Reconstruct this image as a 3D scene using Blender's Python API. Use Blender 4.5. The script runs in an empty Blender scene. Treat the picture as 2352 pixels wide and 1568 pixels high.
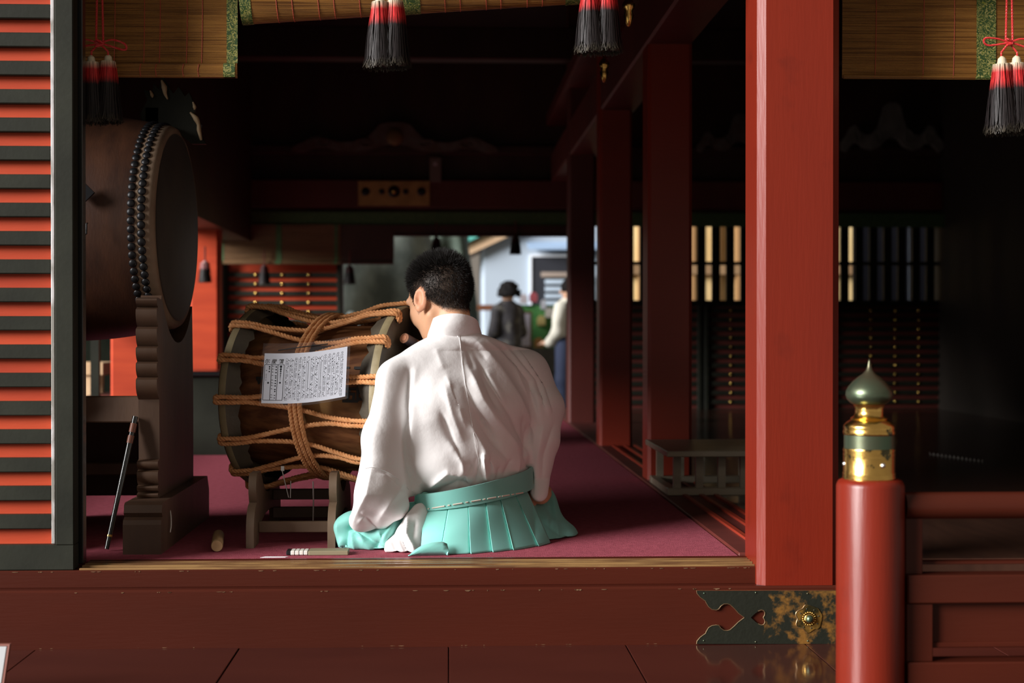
import bpy, bmesh, math, random
import numpy as np
from mathutils import Vector, Matrix
random.seed(7)
RNG = np.random.default_rng(7)
PI = math.pi
SC = bpy.context.scene
COL = SC.collection

# ------------------------------------------------------------------ camera
FPX, CAMD, CAMH = 3600.0, 4.24, 0.64
YAW = math.atan(146 / FPX)          # looks a little to the right
PITCH = math.atan(24 / FPX)         # and a touch down
cam_d = bpy.data.cameras.new('camera')
cam = bpy.data.objects.new('camera', cam_d)
COL.objects.link(cam)
cam.location = (0, -CAMD, CAMH)
cam.rotation_euler = (PI / 2 - PITCH, 0, -YAW)
cam_d.sensor_width = 36
cam_d.lens = FPX / 2352 * 36
cam_d.clip_start = 0.05
cam_d.dof.use_dof = True
cam_d.dof.focus_distance = 4.62
cam_d.dof.aperture_fstop = 3.0
SC.camera = cam

# ------------------------------------------------------------------ world, sun, exposure
w = bpy.data.worlds.new('sky')
SC.world = w
w.use_nodes = True
bg = w.node_tree.nodes['Background']
bg.inputs[0].default_value = (1.0, 0.87, 0.73, 1)
bg.inputs[1].default_value = 0.25
SUN_AZ, SUN_EL = math.radians(62), math.radians(19)     # from the front left, low
sd = bpy.data.lights.new('daylight', 'SUN')
sd.energy = 9.5
sd.angle = math.radians(28)
sd.color = (1.0, 0.98, 0.965)
sun = bpy.data.objects.new('daylight', sd)
COL.objects.link(sun)
_dir = Vector((math.sin(SUN_AZ) * math.cos(SUN_EL), math.cos(SUN_AZ) * math.cos(SUN_EL), -math.sin(SUN_EL)))
sun.rotation_euler = _dir.to_track_quat('-Z', 'Y').to_euler()
sun.location = (-6, -6, 5)
SC.view_settings.view_transform = 'Standard'
SC.view_settings.look = 'None'
SC.view_settings.exposure = 0.0
SC.view_settings.gamma = 1.0
SC.view_settings.use_curve_mapping = False

# ------------------------------------------------------------------ helpers
def P(u, v, Y):
    """world point at depth Y seen at photograph pixel (u, v)"""
    a, b = (u - 1176) / FPX, -(v - 784) / FPX
    cp, sp = math.cos(PITCH), math.sin(PITCH)
    fy, fz = cp + b * sp, -sp + b * cp
    cy, sy = math.cos(YAW), math.sin(YAW)
    dx, dy = a * cy + fy * sy, -a * sy + fy * cy
    t = (Y + CAMD) / dy
    return Vector((dx * t, Y, CAMH + fz * t))

class MB:
    """collects geometry for one mesh"""
    def __init__(s):
        s.v, s.f, s.c = [], [], []
    def add(s, vs, fs):
        o = len(s.v)
        s.v += [tuple(p) for p in vs]
        s.f += [tuple(i + o for i in f) for f in fs]
        return s
    def box(s, x0, x1, y0, y1, z0, z1, ch=0.0, M=None):
        if ch <= 0:
            vs = [(x, y, z) for z in (z0, z1) for y in (y0, y1) for x in (x0, x1)]
            fs = [(0, 2, 3, 1), (4, 5, 7, 6), (0, 1, 5, 4), (2, 6, 7, 3), (0, 4, 6, 2), (1, 3, 7, 5)]
        else:
            bm = bmesh.new()
            bmesh.ops.create_cube(bm, size=1)
            for q in bm.verts:
                q.co = Vector(((x0 + x1) / 2 + q.co.x * (x1 - x0), (y0 + y1) / 2 + q.co.y * (y1 - y0), (z0 + z1) / 2 + q.co.z * (z1 - z0)))
            bmesh.ops.bevel(bm, geom=bm.edges[:], offset=ch, segments=1, affect='EDGES')
            bm.verts.index_update()
            vs = [q.co.copy() for q in bm.verts]
            fs = [[q.index for q in f.verts] for f in bm.faces]
            bm.free()
        if M is not None:
            vs = [M @ Vector(p) for p in vs]
        return s.add(vs, fs)
    def prism(s, pts, axis, a, b, M=None, bev=0.0):
        """polygon pts (2d, ccw) extruded along axis 'x','y','z' from a to b"""
        n = len(pts)
        def mk(p, t):
            return (t, p[0], p[1]) if axis == 'x' else (p[0], t, p[1]) if axis == 'y' else (p[0], p[1], t)
        vs = [mk(p, a) for p in pts] + [mk(p, b) for p in pts]
        fs = [tuple(range(n - 1, -1, -1)), tuple(range(n, 2 * n))] + [(i, (i + 1) % n, n + (i + 1) % n, n + i) for i in range(n)]
        if M is not None:
            vs = [M @ Vector(p) for p in vs]
        return s.add(vs, fs)
    def loft(s, rings, closed=True, cap=True):
        n = len(rings[0])
        vs = [p for r in rings for p in r]
        fs = []
        for i in range(len(rings) - 1):
            for j in range(n if closed else n - 1):
                k = (j + 1) % n
                fs.append((i * n + j, i * n + k, (i + 1) * n + k, (i + 1) * n + j))
        if cap and closed:
            fs.append(tuple(range(n - 1, -1, -1)))
            fs.append(tuple((len(rings) - 1) * n + j for j in range(n)))
        return s.add(vs, fs)
    def lathe(s, prof, n=32, M=None, cap=True):
        """prof list of (r, z) round the z axis"""
        rings = []
        for r, z in prof:
            ring = [Vector((r * math.cos(2 * PI * j / n), r * math.sin(2 * PI * j / n), z)) for j in range(n)]
            rings.append([M @ p for p in ring] if M is not None else ring)
        return s.loft(rings, True, cap)
    def tube(s, path, rad, n=8, cap=True):
        path = [Vector(p) for p in path]
        if not hasattr(rad, '__len__'):
            rad = [rad] * len(path)
        fr = frames(path)
        rings = [[p + (a * math.cos(2 * PI * j / n) + b * math.sin(2 * PI * j / n)) * r for j in range(n)] for p, (t, a, b), r in zip(path, fr, rad)]
        return s.loft(rings, True, cap)
    def rope(s, path, rad, pitch=None, n=6, strands=3, step=None):
        path = resample(path, step or rad * 0.75)
        fr = frames(path)
        pitch = pitch or rad * 4.2
        L = 0
        th = []
        for i, p in enumerate(path):
            if i:
                L += (p - path[i - 1]).length
            th.append(2 * PI * L / pitch)
        for k in range(strands):
            pts = [p + (a * math.cos(t + 2 * PI * k / strands) + b * math.sin(t + 2 * PI * k / strands)) * rad * 0.5 for p, (_, a, b), t in zip(path, fr, th)]
            s.tube(pts, rad * 0.56, n)
        return s
    def mesh(s, name):
        m = bpy.data.meshes.new(name)
        m.from_pydata(s.v, [], s.f)
        m.validate()
        m.update()
        return m

def frames(path):
    n = len(path)
    out = []
    up = None
    for i in range(n):
        t = (path[min(i + 1, n - 1)] - path[max(i - 1, 0)])
        t = t.normalized() if t.length > 1e-9 else Vector((0, 0, 1))
        if up is None:
            up = Vector((0, 0, 1)) if abs(t.z) < 0.9 else Vector((1, 0, 0))
        a = (up - t * up.dot(t))
        a = a.normalized() if a.length > 1e-6 else t.orthogonal().normalized()
        b = t.cross(a)
        up = a
        out.append((t, a, b))
    return out

def resample(path, step):
    path = [Vector(p) for p in path]
    out = [path[0]]
    for a, b in zip(path, path[1:]):
        n = max(1, int((b - a).length / step))
        for i in range(1, n + 1):
            out.append(a.lerp(b, i / n))
    return out

def spline(pts, n=10):
    """Catmull-Rom through pts"""
    pts = [Vector(p) for p in pts]
    q = [pts[0] * 2 - pts[1]] + pts + [pts[-1] * 2 - pts[-2]]
    out = []
    for i in range(1, len(q) - 2):
        p0, p1, p2, p3 = q[i - 1], q[i], q[i + 1], q[i + 2]
        for k in range(n):
            t = k / n
            out.append(0.5 * ((2 * p1) + (p2 - p0) * t + (2 * p0 - 5 * p1 + 4 * p2 - p3) * t * t + (3 * p1 - p0 - 3 * p2 + p3) * t ** 3))
    out.append(pts[-1])
    return out

def link(name, mesh, m, parent=None, smooth=None):
    o = bpy.data.objects.new(name, mesh)
    COL.objects.link(o)
    if m is not None and len(mesh.materials) == 0:
        for q in (m if isinstance(m, (list, tuple)) else [m]):
            mesh.materials.append(q)
    if smooth:
        mesh.shade_smooth()
        if smooth < 180:
            mesh.set_sharp_from_angle(angle=math.radians(smooth))
    if parent is not None:
        o.parent = parent
        o.matrix_parent_inverse = Matrix.Translation(-base_of(parent))
    return o

def base_of(o):
    return Vector(o.location)      # parts keep world coordinates, only a thing's own origin is moved

def obj(name, mb, m, parent=None, smooth=None):
    return link(name, mb.mesh(name), m, parent, smooth)

def tag(o, label, cat=None, group=None, kind=None):
    o['label'] = label
    if cat:
        o['category'] = cat
    if group:
        o['group'] = group
    if kind:
        o['kind'] = kind
    return o

def thing(name, loc, label, cat, group=None, kind=None):
    o = bpy.data.objects.new(name, None)
    COL.objects.link(o)
    o.location = loc
    o.empty_display_size = 0.1
    return tag(o, label, cat, group, kind)

def copy_tree(o, delta, parent=None):
    c = o.copy()
    COL.objects.link(c)
    if parent is None:
        c.location = Vector(o.location) + Vector(delta)
    else:
        c.parent = parent
    for ch in [q for q in bpy.data.objects if q.parent == o]:
        copy_tree(ch, (0, 0, 0), c)
    return c

# ------------------------------------------------------------------ materials
def mat(name, col, rough=0.5, col2=None, nscale=8.0, nstretch=(1, 1, 1), bump=0.0, bscale=60.0, metal=0.0, spec=0.5,
        mixpos=(0.35, 0.7), sheen=0.0, trans=0.0, alpha=1.0, emit=0.0, coat=0.0, col3=None, n3=30.0, pos3=(0.62, 0.68), bstretch=None):
    m = bpy.data.materials.new(name)
    m.use_nodes = True
    nt = m.node_tree
    N, L = nt.nodes, nt.links
    b = N['Principled BSDF']
    b.inputs['Base Color'].default_value = (*col, 1)
    b.inputs['Roughness'].default_value = rough
    b.inputs['Metallic'].default_value = metal
    b.inputs['Specular IOR Level'].default_value = spec
    b.inputs['Coat Weight'].default_value = coat
    b.inputs['Coat Roughness'].default_value = 0.25
    b.inputs['Sheen Weight'].default_value = sheen
    b.inputs['Transmission Weight'].default_value = trans
    b.inputs['Alpha'].default_value = alpha
    if emit:
        b.inputs['Emission Color'].default_value = (*col, 1)
        b.inputs['Emission Strength'].default_value = emit
    tc = N.new('ShaderNodeTexCoord')
    def noise(scale, stretch, detail=4.0):
        mp = N.new('ShaderNodeMapping')
        mp.inputs['Scale'].default_value = stretch
        L.new(tc.outputs['Object'], mp.inputs['Vector'])
        n = N.new('ShaderNodeTexNoise')
        n.inputs['Scale'].default_value = scale
        n.inputs['Detail'].default_value = detail
        L.new(mp.outputs[0], n.inputs['Vector'])
        return n
    src = None
    if col2 is not None:
        n = noise(nscale, nstretch)
        r = N.new('ShaderNodeValToRGB')
        r.color_ramp.elements[0].position, r.color_ramp.elements[1].position = mixpos
        r.color_ramp.elements[0].color = (*col, 1)
        r.color_ramp.elements[1].color = (*col2, 1)
        L.new(n.outputs['Fac'], r.inputs[0])
        src = r.outputs[0]
        if col3 is not None:
            n2 = noise(n3, (1, 1, 1))
            r2 = N.new('ShaderNodeValToRGB')
            r2.color_ramp.elements[0].position, r2.color_ramp.elements[1].position = pos3
            L.new(n2.outputs['Fac'], r2.inputs[0])
            mx = N.new('ShaderNodeMix')
            mx.data_type = 'RGBA'
            L.new(r2.outputs[0], mx.inputs[0])
            L.new(src, mx.inputs[6])
            mx.inputs[7].default_value = (*col3, 1)
            src = mx.outputs[2]
        L.new(src, b.inputs['Base Color'])
    if bump:
        n = noise(bscale, bstretch or nstretch, 3.0)
        bp = N.new('ShaderNodeBump')
        bp.inputs['Strength'].default_value = bump
        bp.inputs['Distance'].default_value = 0.01
        L.new(n.outputs['Fac'], bp.inputs['Height'])
        L.new(bp.outputs[0], b.inputs['Normal'])
    return m

def vcol_mat(name, rough=0.6, spec=0.3, sheen=0.0, sss=0.0, bump=0.0, bscale=200.0):
    """base colour from the mesh attribute 'tint' (the thing's own colouring)"""
    m = mat(name, (0.5, 0.5, 0.5), rough, spec=spec, sheen=sheen, bump=bump, bscale=bscale)
    nt = m.node_tree
    a = nt.nodes.new('ShaderNodeAttribute')
    a.attribute_name = 'tint'
    b = nt.nodes['Principled BSDF']
    nt.links.new(a.outputs['Color'], b.inputs['Base Color'])
    if sss:
        b.inputs['Subsurface Weight'].default_value = sss
        b.inputs['Subsurface Radius'].default_value = (0.012, 0.004, 0.002)
        b.inputs['Subsurface Scale'].default_value = 1.0
    return m

def tint(mesh, cols):
    a = mesh.color_attributes.new('tint', 'FLOAT_COLOR', 'POINT')
    arr = np.ones((len(mesh.vertices), 4), dtype=np.float32)
    arr[:, :3] = np.asarray(cols, dtype=np.float32)
    a.data.foreach_set('color', arr.ravel())

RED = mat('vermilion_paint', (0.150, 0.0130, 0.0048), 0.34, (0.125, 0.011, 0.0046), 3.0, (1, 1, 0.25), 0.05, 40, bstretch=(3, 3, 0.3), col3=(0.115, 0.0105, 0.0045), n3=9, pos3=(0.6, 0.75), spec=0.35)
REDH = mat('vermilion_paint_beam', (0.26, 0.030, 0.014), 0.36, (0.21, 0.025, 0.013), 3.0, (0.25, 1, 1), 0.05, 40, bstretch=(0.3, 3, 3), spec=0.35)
BEAMRED = mat('shaded_beam_paint', (0.055, 0.0095, 0.0045), 0.36, (0.042, 0.008, 0.004), 3.0, (0.25, 1, 1), 0.05, 40, bstretch=(0.3, 3, 3), spec=0.22)  # pillar red darkened in the colour to stand in for shade low down
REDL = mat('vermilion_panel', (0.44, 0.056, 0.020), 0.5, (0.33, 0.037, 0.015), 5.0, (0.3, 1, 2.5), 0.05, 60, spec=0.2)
CHIP = mat('chipped_wood', (0.10, 0.055, 0.028), 0.85, (0.20, 0.12, 0.065), 40, spec=0.1)
BLACK = mat('black_lacquer', (0.013, 0.0135, 0.0095), 0.55, (0.020, 0.021, 0.0145), 6.0, (1, 1, 1), 0.04, 60, spec=0.15)
BLACKGLOSS = mat('black_lacquer_gloss', (0.012, 0.013, 0.013), 0.2, coat=0.5)
WORN = mat('worn_edge', (0.42, 0.40, 0.40), 0.7, (0.18, 0.17, 0.15), 30, (1, 1, 0.3), mixpos=(0.45, 0.6))
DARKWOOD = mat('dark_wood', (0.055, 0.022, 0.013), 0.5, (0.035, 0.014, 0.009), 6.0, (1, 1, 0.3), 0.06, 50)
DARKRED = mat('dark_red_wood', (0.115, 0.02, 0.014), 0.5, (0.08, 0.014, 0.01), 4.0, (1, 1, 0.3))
STANDWOOD = mat('aged_stand_wood', (0.16, 0.105, 0.065), 0.55, (0.10, 0.06, 0.035), 7.0, (1, 1, 0.4), 0.06, 60)
STANDDARK = mat('dark_stand_wood', (0.115, 0.062, 0.036), 0.5, (0.06, 0.032, 0.02), 6.0, (1, 1, 0.25), 0.06, 60)
CARPET = mat('carpet_pile', (0.33, 0.075, 0.10), 0.95, (0.25, 0.055, 0.075), 45.0, (1, 1, 1), 0.5, 400, spec=0.05)
BRASS = mat('brass', (0.80, 0.50, 0.14), 0.24, (0.55, 0.33, 0.09), 14.0, (1, 1, 1), 0.08, 60, metal=1.0, col3=(0.10, 0.09, 0.05), n3=38.0, pos3=(0.60, 0.66))
VERDI = mat('verdigris_bronze', (0.12, 0.105, 0.065), 0.36, (0.09, 0.155, 0.10), 9.0, (1, 1, 1), 0.03, 60, metal=0.85)
PATINA = mat('blackened_copper', (0.022, 0.024, 0.017), 0.45, (0.035, 0.034, 0.02), 20.0, metal=0.5, bump=0.08, bscale=90)
GILT = mat('worn_gilding', (0.45, 0.24, 0.05), 0.4, (0.06, 0.05, 0.02), 22.0, metal=0.8, mixpos=(0.42, 0.6), bump=0.1, bscale=90)
GOLDEDGE = mat('bright_brass_edge', (0.90, 0.66, 0.38), 0.3, metal=1.0)
WHITECLOTH = mat('white_cotton', (0.86, 0.84, 0.835), 0.9, spec=0.06, bump=0.10, bscale=45)
ROPE = mat('orange_hemp_rope', (0.70, 0.34, 0.15), 0.8, (0.55, 0.23, 0.085), 60, bump=0.3, bscale=500, spec=0.2)
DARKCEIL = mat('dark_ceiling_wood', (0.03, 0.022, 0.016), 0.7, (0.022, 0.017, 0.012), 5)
TRACK = mat('worn_track_wood', (0.23, 0.13, 0.05), 0.3, (0.10, 0.045, 0.02), 30, (0.15, 4, 1), mixpos=(0.4, 0.6))
DECK = mat('lacquered_deck', (0.055, 0.014, 0.010), 0.10, (0.038, 0.010, 0.008), 3.0, (0.5, 1.6, 1), 0.03, 6, coat=0.15)
IRON = mat('dark_iron', (0.02, 0.02, 0.022), 0.4, metal=0.6)
STEEL = mat('pale_metal', (0.6, 0.6, 0.6), 0.35, metal=1.0)

# ================================================================== STRUCTURE
def struct(name, mb, m, label, smooth=None, cat=None):
    o = obj(name, mb, m, None, smooth)
    return tag(o, label, cat or name.split('_')[0], None, 'structure')

Z_DECK, Z_LEDGE = -0.213, -0.055
# ---- ground and deck
struct('ground', MB().box(-14, 16, -6, 30, -0.62, -0.46), mat('packed_gravel', (0.30, 0.28, 0.25), 0.9, (0.22, 0.21, 0.19), 30), 'pale packed gravel ground around the shrine building')
deck = tag(bpy.data.objects.new('floor_deck', None), 'glossy dark red lacquered plank deck below the threshold beam', 'floor', None, 'structure')
COL.objects.link(deck)
deck.location = (0, -1.2, Z_DECK)
seams = [-2.25, -1.68, -1.105, -0.563, 0.0, 0.481, 0.972, 1.47, 1.98, 2.5]
for a, b in zip(seams, seams[1:]):
    obj('plank', MB().box(a + 0.0016, b - 0.0016, -2.3, 0.0, Z_DECK - 0.04, Z_DECK + random.uniform(-0.0008, 0.0008), 0.0012), DECK, deck)
obj('joist', MB().box(-2.25, 2.5, -2.28, -0.02, Z_DECK - 0.07, Z_DECK - 0.041), DARKWOOD, deck)

# ---- threshold beams
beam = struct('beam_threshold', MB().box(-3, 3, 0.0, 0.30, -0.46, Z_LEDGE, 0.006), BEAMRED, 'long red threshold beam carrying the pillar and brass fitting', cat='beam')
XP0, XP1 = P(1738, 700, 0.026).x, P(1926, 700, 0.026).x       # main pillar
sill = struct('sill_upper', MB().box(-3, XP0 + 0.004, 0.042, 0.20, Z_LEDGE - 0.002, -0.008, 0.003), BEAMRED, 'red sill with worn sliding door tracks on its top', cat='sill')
for y0, y1, zt in ((0.048, 0.058, -0.003), (0.078, 0.092, 0.0), (0.112, 0.124, 0.0), (0.146, 0.156, 0.0), (0.166, 0.186, 0.001)):
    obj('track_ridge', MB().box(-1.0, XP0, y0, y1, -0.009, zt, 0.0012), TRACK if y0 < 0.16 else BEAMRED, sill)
def chips(name, parent, x0, x1, y, z, n, seed, h=0.006):
    r = random.Random(seed)
    mb = MB()
    for i in range(n):
        x = r.uniform(x0, x1)
        L, hh = r.uniform(0.003, 0.022) * r.uniform(0.4, 1.0), r.uniform(0.001, h * 0.6)
        top = [(x + L * t, y - 0.0012, z) for t in (0, 0.3, 0.7, 1)]
        bot = [(x + L * t, y - 0.0012, z - hh * q) for t, q in ((0.06, 0.3), (0.3, r.uniform(0.5, 1)), (0.65, r.uniform(0.4, 1)), (0.95, 0.3))]
        back = [(p[0], y + 0.004, z + 0.0008) for p in top]
        mb.add(back + top + bot, [(4, 5, 1, 0), (5, 6, 2, 1), (6, 7, 3, 2), (8, 9, 5, 4), (9, 10, 6, 5), (10, 11, 7, 6)])
    o = obj(name, mb, CHIP, parent)
    o['kind'] = 'stuff'
chips('chipped_paint', beam, -1.3, 1.0, 0.0, Z_LEDGE - 0.006, 34, 3)
chips('chipped_paint', sill, -1.2, 0.83, 0.042, -0.011, 40, 4, 0.004)
chips('chipped_paint', beam, -1.3, 1.0, 0.001, Z_DECK + 0.003, 20, 9, 0.003)

# ---- pillars
def pillar(name, x0, x1, y0, d, z0, z1, ch, m, label):
    pts = [(x0 + ch, y0), (x1 - ch, y0), (x1, y0 + ch), (x1, y0 + d - ch), (x1 - ch, y0 + d), (x0 + ch, y0 + d), (x0, y0 + d - ch), (x0, y0 + ch)]
    return struct(name, MB().prism(pts, 'z', z0, z1), m, label, cat='pillar')
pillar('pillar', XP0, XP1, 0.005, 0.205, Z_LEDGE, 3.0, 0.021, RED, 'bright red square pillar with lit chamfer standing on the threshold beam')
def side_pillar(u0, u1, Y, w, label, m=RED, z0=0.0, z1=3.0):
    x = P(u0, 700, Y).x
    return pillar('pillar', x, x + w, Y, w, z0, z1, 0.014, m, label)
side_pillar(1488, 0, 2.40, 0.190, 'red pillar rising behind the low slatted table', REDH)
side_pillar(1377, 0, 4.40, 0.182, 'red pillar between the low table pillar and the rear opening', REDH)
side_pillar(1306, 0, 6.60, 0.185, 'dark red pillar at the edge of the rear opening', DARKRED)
side_pillar(253, 0, 4.75, 0.20, 'sunlit red pillar seen below the big drum', REDL, 0.0, 1.37)  # lighter red than the other pillars, sunlight put into the paint colour
side_pillar(436, 0, 7.10, 0.205, 'sunlit red pillar to the side of the black and red rear lattice', REDL, 0.0, 1.37)  # same lighter red, stands in for sunlight on the pillar
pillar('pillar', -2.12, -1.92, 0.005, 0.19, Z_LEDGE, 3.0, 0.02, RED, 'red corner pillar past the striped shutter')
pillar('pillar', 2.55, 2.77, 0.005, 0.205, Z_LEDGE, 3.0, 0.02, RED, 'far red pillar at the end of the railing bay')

# ---- room shell
struct('floor', MB().box(-2.0, 4.1, 0.20, 8.9, -0.12, -0.012), mat('dark_floor_boards', (0.05, 0.022, 0.014), 0.16, (0.035, 0.016, 0.011), 6, (4, 0.4, 1)), 'dark polished floor boards of the hall')
carpet = obj('carpet', MB().box(-1.86, 0.828, 0.192, 8.6, -0.012, 0.0, 0.004), CARPET)
tag(carpet, 'dull crimson carpet covering the hall floor', 'carpet')
rs = struct('sill_colonnade', MB().box(0.830, 1.05, 0.212, 8.6, -0.011, 0.006, 0.003), DARKRED, 'red sill with rails running between the inner pillars', cat='sill')
for x in (0.90, 0.965, 1.02):
    obj('track_ridge', MB().box(x, x + 0.016, 0.22, 2.38, 0.006, 0.014), REDH, rs)
    obj('track_ridge', MB().box(x, x + 0.016, 2.6, 4.38, 0.006, 0.014), REDH, rs)
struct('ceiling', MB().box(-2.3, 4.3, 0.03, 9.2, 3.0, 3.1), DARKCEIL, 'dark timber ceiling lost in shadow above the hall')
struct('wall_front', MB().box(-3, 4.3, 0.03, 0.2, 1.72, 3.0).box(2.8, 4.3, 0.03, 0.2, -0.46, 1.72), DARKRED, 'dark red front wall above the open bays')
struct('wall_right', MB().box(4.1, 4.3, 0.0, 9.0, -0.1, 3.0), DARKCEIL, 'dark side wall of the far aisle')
wl = struct('wall_left', MB().box(-2.1, -1.95, 4.7, 9.0, 1.42, 3.0).box(-2.1, -1.95, 0.2, 4.7, 0.74, 3.0).box(-2.1, -1.93, 0.2, 8.8, -0.1, 0.24), DARKWOOD, 'dark wooden side wall with a wide opening behind the big drum')  # unseen near upper part brought down low to keep sun off the carpet
obj('sill_cap', MB().box(-2.12, -1.90, 0.2, 8.8, 0.24, 0.262, 0.004), DARKRED, wl)
obj('black_jamb', MB().box(-1.93, -1.885, 4.30, 4.34, 0.262, 1.2), BLACK, wl)
obj('black_jamb', MB().box(-1.93, -1.87, 8.60, 8.67, 0.0, 1.3), BLACK, wl)
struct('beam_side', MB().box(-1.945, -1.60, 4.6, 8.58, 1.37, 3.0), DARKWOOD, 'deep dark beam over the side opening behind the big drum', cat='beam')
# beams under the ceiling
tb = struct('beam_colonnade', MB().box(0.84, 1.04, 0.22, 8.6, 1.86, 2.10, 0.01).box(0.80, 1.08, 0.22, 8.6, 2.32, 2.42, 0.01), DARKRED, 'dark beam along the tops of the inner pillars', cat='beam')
for k, y in enumerate((2.2, 4.3, 6.5)):
    struct('beam_tie', MB().box(-1.95, 4.1, y, y + 0.16, 2.5, 2.72, 0.008), DARKWOOD, ['dark tie beam just inside under the ceiling, the first one back', 'dark tie beam under the ceiling midway along the hall', 'dark tie beam under the ceiling closest to the rear wall'][k], cat='beam')

# ---- front lattice shutter on the left
YL = 0.05
lat = thing('lattice_shutter', P(60, 1300, YL), 'shutter of black horizontal bars over red panel beside the open bay', 'shutter')
xa, xs0, xs1 = -1.44, P(127, 700, YL).x, P(170, 700, YL).x
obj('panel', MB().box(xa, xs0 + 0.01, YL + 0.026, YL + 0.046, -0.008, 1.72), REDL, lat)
zb = lambda v: P(60, v, YL).z
bar_mesh = None
for k in range(-4, 19):
    v = 25.5 + 65.15 * k
    h = 0.0195
    z = zb(v)
    o = obj('bar', MB().box(xa, xs0 - 0.011, YL, YL + 0.03, z - h, z + h, 0.0025), BLACK, lat)
    o.rotation_euler = (0, 0, 0)
obj('bottom_rail', MB().box(xa, xs1, YL - 0.004, YL + 0.05, -0.008, zb(1251), 0.003), BLACK, lat)
obj('stile', MB().box(xs0, xs1, YL - 0.005, YL + 0.05, zb(1252), 1.72, 0.003), BLACK, lat)
obj('worn_edge', MB().box(xs0 - 0.011, xs0 - 0.0005, YL - 0.003, YL + 0.03, zb(1249), 1.72, 0.002), WORN, lat)
fr = thing('sliding_frame', P(180, 1300, 0.12), 'glossy black sliding frame edge just behind the striped shutter', 'door frame')
x0 = P(171, 700, 0.11).x
x1 = P(190, 700, 0.11).x
for a, b in ((0, 0.35), (0.42, 0.62), (0.7, 1.0)):
    obj('stile', MB().box(x0 - 0.06 + (x1 - x0 + 0.06) * a, x0 - 0.06 + (x1 - x0 + 0.06) * b, 0.112, 0.150, 0.0, 1.72, 0.002), BLACKGLOSS, fr)
obj('back_strip', MB().box(x0 - 0.06, x1 - 0.004, 0.128, 0.148, 0.0, 1.72), BLACK, fr)

# ---- brass-and-copper fitting on the beam
fit = thing('metal_fitting', P(1760, 1480, 0.0), 'blackened copper fitting with cut-out heart and gilt rosette on the beam', 'metal fitting')
def F(X, Y):
    p = P(1540 + X / 5.091, 1260 + Y / 5.091, 0.0)
    return (p.x, p.z)
ZM = 798
lob_u = [(300, 482), (305, 515), (340, 558), (380, 588), (405, 605), (412, 625), (440, 672), (480, 704), (530, 712), (560, 700), (585, 665), (620, 641), (660, 638), (692, 648), (740, 690), (790, 748), (858, ZM)]
lob_l = [(X, 2 * ZM - Y - (0 if Y > 700 else 8)) for X, Y in lob_u]
heart_u = [(935, ZM), (980, 755), (1020, 725), (1055, 710), (1085, 718), (1098, 742), (1094, 770), (1078, ZM)]
heart_l = [(X, 2 * ZM - Y) for X, Y in heart_u]
XR = 2300
def plate_mat():
    m = mat('patinated_plate', (0.022, 0.024, 0.017), 0.42, metal=0.55, bump=0.10, bscale=70)
    nt = m.node_tree
    N, L = nt.nodes, nt.links
    b = N['Principled BSDF']
    tc = N.new('ShaderNodeTexCoord')
    n = N.new('ShaderNodeTexNoise')
    n.inputs['Scale'].default_value = 16
    n.inputs['Detail'].default_value = 6
    n.inputs['Roughness'].default_value = 0.65
    L.new(tc.outputs['Object'], n.inputs['Vector'])
    sp = N.new('ShaderNodeSeparateXYZ')
    L.new(tc.outputs['Object'], sp.inputs[0])
    ma = N.new('ShaderNodeMath')
    ma.operation = 'MULTIPLY_ADD'
    ma.inputs[1].default_value = 1.3
    ma.inputs[2].default_value = -0.04 - 1.3 * 0.84
    L.new(sp.outputs['X'], ma.inputs[0])
    cl = N.new('ShaderNodeClamp')
    cl.inputs['Min'].default_value = -0.1
    cl.inputs['Max'].default_value = 0.09
    L.new(ma.outputs[0], cl.inputs[0])
    ad = N.new('ShaderNodeMath')
    L.new(n.outputs['Fac'], ad.inputs[0])
    L.new(cl.outputs[0], ad.inputs[1])
    r = N.new('ShaderNodeValToRGB')
    r.color_ramp.elements[0].position, r.color_ramp.elements[1].position = 0.54, 0.66
    r.color_ramp.elements[0].color = (0.024, 0.026, 0.018, 1)
    r.color_ramp.elements[1].color = (0.30, 0.14, 0.03, 1)
    L.new(ad.outputs[0], r.inputs[0])
    L.new(r.outputs[0], b.inputs['Base Color'])
    return m
PLATE = plate_mat()
mb = MB()
up = [F(*p) for p in lob_u] + [F(*p) for p in heart_u] + [F(XR, ZM), F(XR, 482)]
lo = [F(*p) for p in lob_l] + [F(*p) for p in heart_l] + [F(XR, ZM), F(XR, 1106)]
mb.prism(up[::-1] if False else up, 'y', -0.006, 0.001).prism(lo, 'y', -0.006, 0.001)
bm = bmesh.new()
me = mb.mesh('plate')
bm.from_mesh(me)
bmesh.ops.triangulate(bm, faces=[f for f in bm.faces if len(f.verts) > 4])
bmesh.ops.recalc_face_normals(bm, faces=bm.faces[:])
bm.to_mesh(me)
bm.free()
link('plate', me, PLATE, fit)
def edge_line(pts, r=0.0011):
    return MB().tube([(p[0], -0.0062, p[1]) for p in (F(*q) for q in pts)], r, 5)
obj('raised_edge', edge_line(lob_u), GOLDEDGE, fit, 60)
obj('raised_edge', edge_line(lob_l), GOLDEDGE, fit, 60)
obj('raised_edge', edge_line(heart_u[2:] + heart_l[2:][::-1], 0.0015), GOLDEDGE, fit, 60)
obj('raised_edge', edge_line([(300, 482), (XR, 482)], 0.0009), GOLDEDGE, fit, 60)
def dome(cx, cz, r, h, y, n=14):
    Mx = Matrix.Translation((cx, y, cz)) @ Matrix.Rotation(PI / 2, 4, 'X')
    return MB().lathe([(r, 0), (r * 0.92, h * 0.45), (r * 0.65, h * 0.8), (r * 0.3, h * 0.97), (0.0001, h)], n, Mx)
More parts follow.
